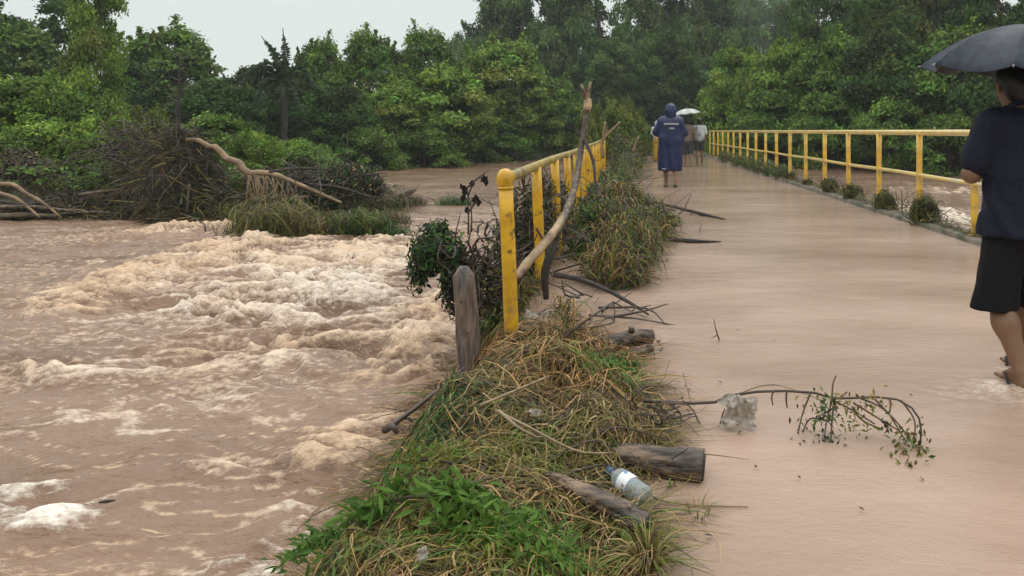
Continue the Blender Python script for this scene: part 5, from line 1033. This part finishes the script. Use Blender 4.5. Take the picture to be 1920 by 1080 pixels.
def foot(prims, ank, s=1.0, heel_up=0.0, yaw=0.0, toes=True):
    ank = np.array(ank,float); f_ = np.array([math.sin(yaw),math.cos(yaw),0]); lt = np.array([math.cos(yaw),-math.sin(yaw),0]); dn = -ank[2]+.018
    he = ank+[0,0,-.055*s]-f_*.03*s; ba = ank+f_*.115*s+[0,0,-.062*s-heel_up]; prims += [(ank,he,.034*s,.030*s,.02),(ank,ba+[0,0,.012],.032*s,.022*s,.02),(he,ba,.027*s,.024*s,.02)]
    for i_, (o_, L_, r_) in enumerate(((-.028,.055,.012),(-.009,.050,.009),(.007,.045,.0085),(.021,.038,.008),(.033,.030,.0078))):
        b = ba+lt*o_*s; prims.append((b, b+f_*L_*s+[0,0,-.004], r_*1.1*s, r_*s, .008))
def head_prims(pr, c, s=1.0, yaw=0.0):
    c = np.array(c,float); f_ = np.array([math.sin(yaw),math.cos(yaw),0]); l_ = np.array([math.cos(yaw),-math.sin(yaw),0])
    pr += [(c+[0,0,.02*s]-f_*.012*s, c+[0,0,.02*s]+f_*.012*s, .088*s,.085*s,.03,(.88,1,1.08)), (c+f_*.03*s+[0,0,-.03*s], c+f_*.045*s+[0,0,-.085*s], .058*s,.035*s,.04)]
    pr += [(c+f_*.090*s+[0,0,.005*s], c+f_*.108*s+[0,0,-.028*s], .009*s,.013*s,.012),(c+f_*.085*s-l_*.028*s+[0,0,.022*s], c+f_*.085*s+l_*.028*s+[0,0,.022*s], .010*s,.010*s,.012),(c+f_*.078*s-l_*.02*s+[0,0,-.055*s], c+f_*.078*s+l_*.02*s+[0,0,-.055*s], .009*s,.009*s,.008)]
    for q_ in (-1,1): pr += [(c+l_*q_*.080*s+[0,0,.015*s]-f_*.005, c+l_*q_*.080*s+[0,0,-.02*s], .017*s,.010*s,.006)]
def eyes(par, c, s, yaw=0.0):
    f_ = np.array([math.sin(yaw),math.cos(yaw),0]); l_ = np.array([math.cos(yaw),-math.sin(yaw),0])
    for q_ in (-1,1):
        b = np.array(c)+f_*.082*s+l_*q_*.030*s+[0,0,.004*s]; MB().tube([b-f_*.01,b+f_*.003,b+f_*.006],[.008,.008,.004],8).build('eye', M['hair'], par)

# --- near man: navy shirt, black shorts, umbrella, seen from behind, walking away
mp_ = (2.01, 3.80, -0.018); man = empty('person', mp_, 'person in dark navy shirt and black shorts wading away under a dark umbrella', 'person')
def man_l(x, y, z): return np.array([x-mp_[0], y-mp_[1], z])
hipL, knL, anL = (-.085,0,.80), (-.125,.02,.43), (-.075,-.13,.085)
hipR, knR, anR = (.085,0,.80), (.062,.06,.43), (.040,.12,.085)
shL, elL, wrL = (-.165,.0,1.315), (-.255,.02,1.045), (-.12,.22,1.06)
shR, elR, wrR = (.165,.0,1.315), (.235,.06,1.07), (.06,.24,1.16)
hd = (-.03,.03,1.49)
body = [((0,0,.86),(0,.0,1.05),.125,.12,.05,(1.15,.78,1)),((0,0,1.05),(0,.0,1.24),.12,.14,.05,(1.15,.75,1)),((-.12,0,1.30),(.12,0,1.30),.065,.065,.05),((0,0,1.30),(-.02,.01,1.42),.058,.052,.04),
        (hipL,knL,.088,.056,.04),(knL,(-.112,-.045,.30),.052,.060,.04),((-.112,-.045,.30),anL,.058,.036,.04),(hipR,knR,.088,.056,.04),(knR,(.055,.07,.30),.052,.060,.04),((.055,.07,.30),anR,.058,.036,.04),
        (shL,elL,.052,.042,.04),(elL,wrL,.042,.028,.03),(shR,elR,.052,.042,.04),(elR,wrR,.042,.028,.03)]
head_prims(body, hd); foot(body, anL, yaw=-.1); foot(body, anR, yaw=.15)
hand(body, wrL, (.75,.5,.35), (.3,-.8,-.2)); hand(body, wrR, (-.5,.2,.75), (-.6,-.3,.3), curl=1.0, side=-1)
put_sdf('body', man, M['skin_brown'], body, .0085)
eyes(man, hd, 1)
def hemz(zb, n_=(0,0,-1)): return lambda f, G: cut(f, G, n_, -zb)
def shirt_post(zb, amp, seed):
    def g_(f, G):
        f = f + amp*fbm(G[...,0]*7+seed, G[...,1]*7, G[...,2]*4, 3) + amp*.8*np.sin(G[...,2]*30+G[...,0]*25+6*fbm(G[...,0]*3,G[...,1]*3,G[...,2]*3,2))*sstep(1.15,.8,G[...,2])
        f = cut(f, G, (0,0,-1), -zb-0.0); return f
    return g_
sh = [((0,-.005,.76),(0,-.005,1.02),.190,.158,.05,(1.17,.90,1)),((0,-.005,1.0),(0,.0,1.22),.152,.162,.05,(1.16,.80,1)),((-.135,0,1.30),(.135,0,1.30),.078,.078,.06),((0,0,1.30),(-.01,.01,1.375),.082,.060,.04),
      ((-.15,0,1.30),(-.22,.01,1.14),.082,.078,.04),((.15,0,1.30),(.222,.04,1.12),.082,.078,.04),((-.22,.01,1.14),(-.232,.01,1.11),.080,.078,.03)]
put_sdf('shirt', man, M['navy'], sh, .010, post=shirt_post(.735,.010,2))
MB().tube([(-.015,-.008,1.375),(-.018,.004,1.405)], [.068,.062], 20, cap=False).build('collar', M['navy'], man)
def shorts_post(f, G):
    f = f + .010*fbm(G[...,0]*8, G[...,1]*8, G[...,2]*3, 3) + .006*np.sin(G[...,0]*60+4*G[...,2])*sstep(.7,.4,G[...,2]); return cut(f, G, (0,0,-1), -.36)
put_sdf('shorts', man, M['black'], [((0,0,.78),(0,0,.84),.165,.150,.05,(1.1,.82,1)),((-.082,0,.80),(-.148,.005,.33),.105,.112,.02,(1,.95,1)),((.090,0,.80),(.118,.045,.33),.105,.112,.02,(1,.95,1))], .010, post=shorts_post)
hc = np.array(hd); put_sdf('hair', man, M['hair'], [(hc+[0,-.022,.035],hc+[0,.005,.045],.097,.092,.03,(.90,1,1.02)),(hc+[0,-.045,-.01],hc+[0,-.05,-.04],.070,.052,.04)], .008, post=lambda f,G: np.minimum(f,9)+.004*fbm(G[...,0]*40,G[...,1]*40,G[...,2]*20,2))
for (an, yw) in ((anL,-.1),(anR,.15)):
    f_ = np.array([math.sin(yw),math.cos(yw),0]); l_ = np.array([math.cos(yw),-math.sin(yw),0]); a = np.array(an); n_ = 24; mb = MB(); v = []
    for z_ in (-.005,.012):
        for t_ in np.linspace(0,2*np.pi,n_,endpoint=False): v.append(a+f_*(.055+.145*math.cos(t_))+l_*(.048*math.sin(t_)*(1+.15*math.cos(t_)))+[0,0,-a[2]+z_])
    v.append(a+f_*.055+[0,0,-a[2]+.012]); mb.add(v, [(i_,(i_+1)%n_,n_+(i_+1)%n_,n_+i_) for i_ in range(n_)], [(n_+i_,n_+(i_+1)%n_,2*n_) for i_ in range(n_)])
    so_ = mb.build('sandal', M['sole'], man, smooth=False); tz = a+f_*.14+[0,0,-a[2]+.01]
    for q_ in (-1,1): MB().tube(spline([tz, tz-f_*.05+l_*q_*.035+[0,0,.045], tz-f_*.10+l_*q_*.045+[0,0,.004]],8), .006, 6).build('strap', M['rubber'], so_)
# umbrella builder: eight scalloped panels on ribs
def umbrella(label, loc, R, Hc, tilt, m_out, grip, group=None, rot=0.0, mats=None):
    e_ = empty('umbrella', loc, label, 'umbrella', group); T = Matrix.Rotation(tilt[1],3,'Y') @ Matrix.Rotation(tilt[0],3,'X')
    def pt(rho, a, sc=0.0):
        r_ = rho*R; z_ = -Hc*(rho**2.1) ; return np.array(T @ Vector((r_*math.cos(a), r_*math.sin(a), z_)))
    for k_ in range(8):
        a0 = rot+k_*math.pi/4; mb = MB(); nu, nv_ = 9, 12; v = []
        for i_ in range(nv_+1):
            for j_ in range(nu):
                rho = i_/nv_; u = j_/(nu-1); a = a0+u*math.pi/4; dip = 4*u*(1-u)
                ch = math.cos(math.pi/8)/math.cos((u-.5)*math.pi/4); rr2 = rho*(ch*(1-.09*dip*rho))
                p_ = pt(1,0)*0; z_ = -Hc*(rho**2.1)-.085*R*dip*rho*(1-.3*rho); p_ = np.array(T @ Vector((rr2*R*math.cos(a), rr2*R*math.sin(a), z_))); v.append(p_)
        q_ = [(i_*nu+j_, i_*nu+j_+1, (i_+1)*nu+j_+1, (i_+1)*nu+j_) for i_ in range(nv_) for j_ in range(nu-1)]; N_ = len(v)
        v2 = [p_-np.array(T @ Vector((0,0,.003))) for p_ in v]; edge_ = [(nv_*nu+j_, nv_*nu+j_+1, N_+nv_*nu+j_+1, N_+nv_*nu+j_) for j_ in range(nu-1)]
        mb.add(v+v2, q_+[tuple(N_+x_ for x_ in t_[::-1]) for t_ in q_]+edge_); mb.build('canopy_panel', (mats or [m_out])[k_ % len(mats or [m_out])], e_)
        rp = [pt(t_, a0)-np.array(T @ Vector((0,0,.008))) for t_ in np.linspace(0,1.0,9)]; rb = MB().tube(rp, .0022, 6).build('rib', M['steel'], e_)
        s0 = np.array(T @ Vector((0,0,-Hc-.12*R))); MB().tube([s0, pt(.55,a0)-np.array(T @ Vector((0,0,.012)))], .002, 5).build('stretcher', M['steel'], rb)
        tp = pt(1.0,a0); MB().tube([tp-nrm(tp)*.004, tp+nrm(tp)*.012], .0035, 6).build('tip', M['steel'], rb)
    gp = np.array(grip)-np.array(loc); MB().tube([np.array(T @ Vector((0,0,.05))), (0,0,0), gp*.5, gp], [.003,.005,.005,.005], 8).build('shaft', M['steel'], e_)
    d = nrm(gp); MB().tube(spline([gp-d*.02, gp+d*.06, gp+d*.10],6), [.012,.014,.015,.014,.014,.012], 10).build('handle', M['rubber'], e_)
    return e_
umbrella('large dark navy umbrella with wet sheen held by the nearest person', (2.085, 3.86, 1.80), .535, .235, (math.radians(4), math.radians(3)), M['umb_navy'], (mp_[0]+.045, mp_[1]+.27, 1.17), rot=math.radians(11))

# --- far walkers
def walker(label, x, y, ht, parts, head, pose=0.0, skin='skin_brown'):
    s = ht/1.70; e_ = empty('person', (x,y,0), label, 'person'); P_ = lambda a: np.array(a,float)*s
    st = pose; b = [((0,0,.92),(0,0,1.12),.12,.12,.05,(1.15,.78,1)),((0,0,1.1),(0,0,1.34),.12,.14,.05,(1.15,.72,1)),((-.13,0,1.40),(.13,0,1.40),.06,.06,.05),((0,0,1.38),(0,.01,1.50),.055,.05,.04)]
    L = [(-.09,0,.88),(-.10,st*.5+.03,.50),(-.09,st*.6-.02,.09)]; R2 = [(.09,0,.88),(.10,-st*.1+.03,.50),(.09,-st*.9-.05,.09+abs(st)*.25)]
    for l_ in (L, R2): b += [(l_[0],l_[1],.085,.055,.04),(l_[1],(l_[1][0],(l_[1][1]*.7+l_[2][1]*.3)-.02,l_[1][2]*.7+l_[2][2]*.3),.05,.055,.03),((l_[1][0],(l_[1][1]*.7+l_[2][1]*.3)-.02,l_[1][2]*.7+l_[2][2]*.3),l_[2],.055,.036,.03)]; foot(b, l_[2])
    arms = head.get('arms', [((-.18,0,1.40),(-.23,.02,1.12),(-.21,.12,.90)),((.18,0,1.40),(.23,.02,1.12),(.21,.12,.90))])
    for i_, a in enumerate(arms):
        b += [(a[0],a[1],.050,.040,.03),(a[1],a[2],.040,.028,.03)]; dv_ = np.array(a[2])-np.array(a[1]); hand(b, a[2], dv_, (0,.6,0.1) if abs(nrm(dv_)[2])>.5 else (0,0,1), side=1 if i_ else -1)
    head_prims(b, (0,.02,1.60)); b = [tuple([P_(p_[0]),P_(p_[1]),p_[2]*s,p_[3]*s]+list(p_[4:])) for p_ in b]
    put_sdf('body', e_, M[skin], b, .012)
    for nm_, m_, pr, h_, post in parts: put_sdf(nm_, e_, M[m_], [tuple([P_(p_[0]),P_(p_[1]),p_[2]*s,p_[3]*s]+list(p_[4:])) for p_ in pr], h_, post=post)
    return e_, s
hairp = ('hair','hair',[((0,-.01,1.635),(0,.01,1.645),.096,.092,.03,(.9,1,1.02)),((0,-.03,1.58),(0,-.03,1.56),.07,.06,.03)],.012,None)
def tee(m_, sleeve=.22): return ('shirt', m_, [((0,0,.90),(0,0,1.12),.145,.14,.05,(1.2,.85,1)),((0,0,1.1),(0,0,1.34),.14,.152,.05,(1.15,.78,1)),((-.14,0,1.40),(.14,0,1.40),.072,.072,.05),((-.17,0,1.40),(-.225,.01,1.19),.072,.070,.03),((.17,0,1.40),(.225,.01,1.19),.072,.070,.03)], .013, lambda f,G: cut(f+.008*fbm(G[...,0]*7,G[...,1]*7,G[...,2]*5,2),G,(0,0,-1),-.86))
def shorts(m_, zb=.52, st=0.0): return ('shorts', m_, [((0,0,.88),(0,0,.94),.15,.14,.05,(1.15,.85,1)),((-.09,0,.88),(-.105,st*.5+.03,zb-.03),.105,.095,.03),((.09,0,.88),(.105,-st*.1+.03,zb-.03),.105,.095,.03)], .013, lambda f,G,zb=zb: cut(f+.006*fbm(G[...,0]*7,G[...,1]*7,G[...,2]*5,2),G,(0,0,-1),-zb))
# blue raincoat
def coat_post(f, G):
    a = np.arctan2(G[...,1], G[...,0]); f = f + .016*np.sin(a*7+4*G[...,2])*sstep(1.45,.6,G[...,2]) + .010*fbm(G[...,0]*6,G[...,1]*6,G[...,2]*4,2); return cut(f, G, (0,0,-1), -.36)
arms_up = [((-.18,0,1.42),(-.26,.06,1.20),(-.12,.22,1.18)),((.18,0,1.42),(.26,.06,1.20),(.12,.22,1.18))]
pc, s_ = walker('person in a long hooded blue raincoat with a pale band across the back', .94, 16.6, 1.78,
    [('raincoat','poncho',[((0,0,.32),(0,0,1.0),.225,.225,.05,(1.12,.85,1)),((0,0,1.0),(0,0,1.30),.225,.215,.06,(1.15,.85,1)),((-.17,0,1.38),(.17,0,1.38),.105,.105,.06),((-.17,0,1.38),(-.29,.05,1.16),.10,.10,.05),((.17,0,1.38),(.29,.05,1.16),.10,.10,.05)],.014,coat_post),
     ('hood','poncho',[((0,-.01,1.62),(0,.0,1.66),.125,.115,.04),((0,-.03,1.52),(0,0,1.46),.11,.12,.05)],.013,lambda f,G: f+.008*fbm(G[...,0]*9,G[...,1]*9,G[...,2]*6,2)),
     ('trousers','dark_cloth',[((0,0,.9),(0,0,.95),.12,.12,.05),((-.09,0,.85),(-.10,.09,.36),.09,.08,.03),((.09,0,.85),(.10,.0,.36),.09,.08,.03)],.014,lambda f,G: cut(f,G,(0,0,-1),-.34))], {'arms':arms_up}, pose=.18)
# silver band and printed mark lie on the coat's back
def backpatch(par, x0, x1, z0, z1, yb, m_, nm_, bulge=.04, n_=10):
    v = []; 
    for z_ in (z0, z1):
        for i_ in range(n_+1):
            u = x0+(x1-x0)*i_/n_; v.append((u, yb+bulge*(u/.22)**2*2, z_))
    N_ = len(v); v += [(a_,b_+.012,c_) for a_,b_,c_ in v]; q_ = [(i_,i_+1,n_+2+i_,n_+1+i_) for i_ in range(n_)]; q_ += [tuple(N_+x_ for x_ in t_[::-1]) for t_ in q_]
    return MB().add(v,q_).build(nm_, m_, par, smooth=False)
yb = -.250*s_
backpatch(pc, -.16, .17, 1.315*s_, 1.355*s_, yb, M['reflect'], 'pale_band', .05)
backpatch(pc, -.045, .065, 1.225*s_, 1.262*s_, yb-.004, M['reflect'], 'printed_mark', .05)
backpatch(pc, -.20, -.12, .40, .425, -.225*s_, M['reflect'], 'hem_mark', .02)
for q_ in ((-.09*s_, .18*.6*s_-.02), (.09*s_, -.18*.9*s_-.05)):
    zz_ = .01 if q_[0] < 0 else .085
    MB().tube([(q_[0],q_[1]-.05,zz_),(q_[0],q_[1]+.05,zz_),(q_[0],q_[1]+.15,zz_)], [.045,.048,.04], 12).build('sandal', M['rubber'], pc).scale = (1,1,.45 if q_[0] > 0 else 1)
p2, s2 = walker('person in a brown patterned shirt and dark shorts under the pale umbrella', 2.07, 26.0, 1.66, [hairp, tee('tan_shirt'), shorts('dark_cloth', .42, .1)], {'arms':[((-.18,0,1.40),(-.23,.02,1.12),(-.21,.10,.90)),((.18,0,1.40),(.24,.08,1.18),(.10,.22,1.30))]}, pose=.12)
umbrella('pale grey umbrella with a dark underside over the middle walkers', (2.04, 26.12, 2.02), .50, .17, (math.radians(0), math.radians(-6)), M['umb_grey'], (2.07+.10*s2, 26.0+.24*s2, 1.36), rot=.2, mats=[M['umb_grey']])
p3, _ = walker('person in a pale grey shirt and black shorts beside the far railing end', 2.52, 26.4, 1.66, [hairp, tee('grey_shirt'), shorts('dark_cloth', .55, -.1)], {}, pose=-.12)
p4, _ = walker('person in a white top and yellow trousers half hidden by the blue raincoat', 1.18, 30.5, 1.62, [('head_cloth','white_cloth',[((0,-.01,1.62),(0,.0,1.64),.115,.105,.04),((0,-.03,1.52),(0,0,1.46),.09,.11,.05)],.014,None), tee('white_cloth'), ('trousers','yellow_cloth',[((0,0,.9),(0,0,.95),.16,.15,.05),((-.09,0,.85),(-.10,.02,.12),.115,.10,.04),((.09,0,.85),(.10,.0,.12),.115,.10,.04)],.014,None)], {}, pose=.05)
# ------------------------------------------------------------------ damp air
hz = MB().box(-180,180,-60,240,-2.2,34).build('haze', None, smooth=False)
m = bpy.data.materials.new('haze'); m.use_nodes = True; m.node_tree.nodes.clear()
o_ = m.node_tree.nodes.new('ShaderNodeOutputMaterial'); v_ = m.node_tree.nodes.new('ShaderNodeVolumePrincipled')
v_.inputs['Color'].default_value = (.93,.96,.96,1); v_.inputs['Density'].default_value = .0009
m.node_tree.links.new(v_.outputs[0], o_.inputs['Volume']); hz.data.materials.append(m); tag(hz, 'thin rain haze in the air', kind='stuff')
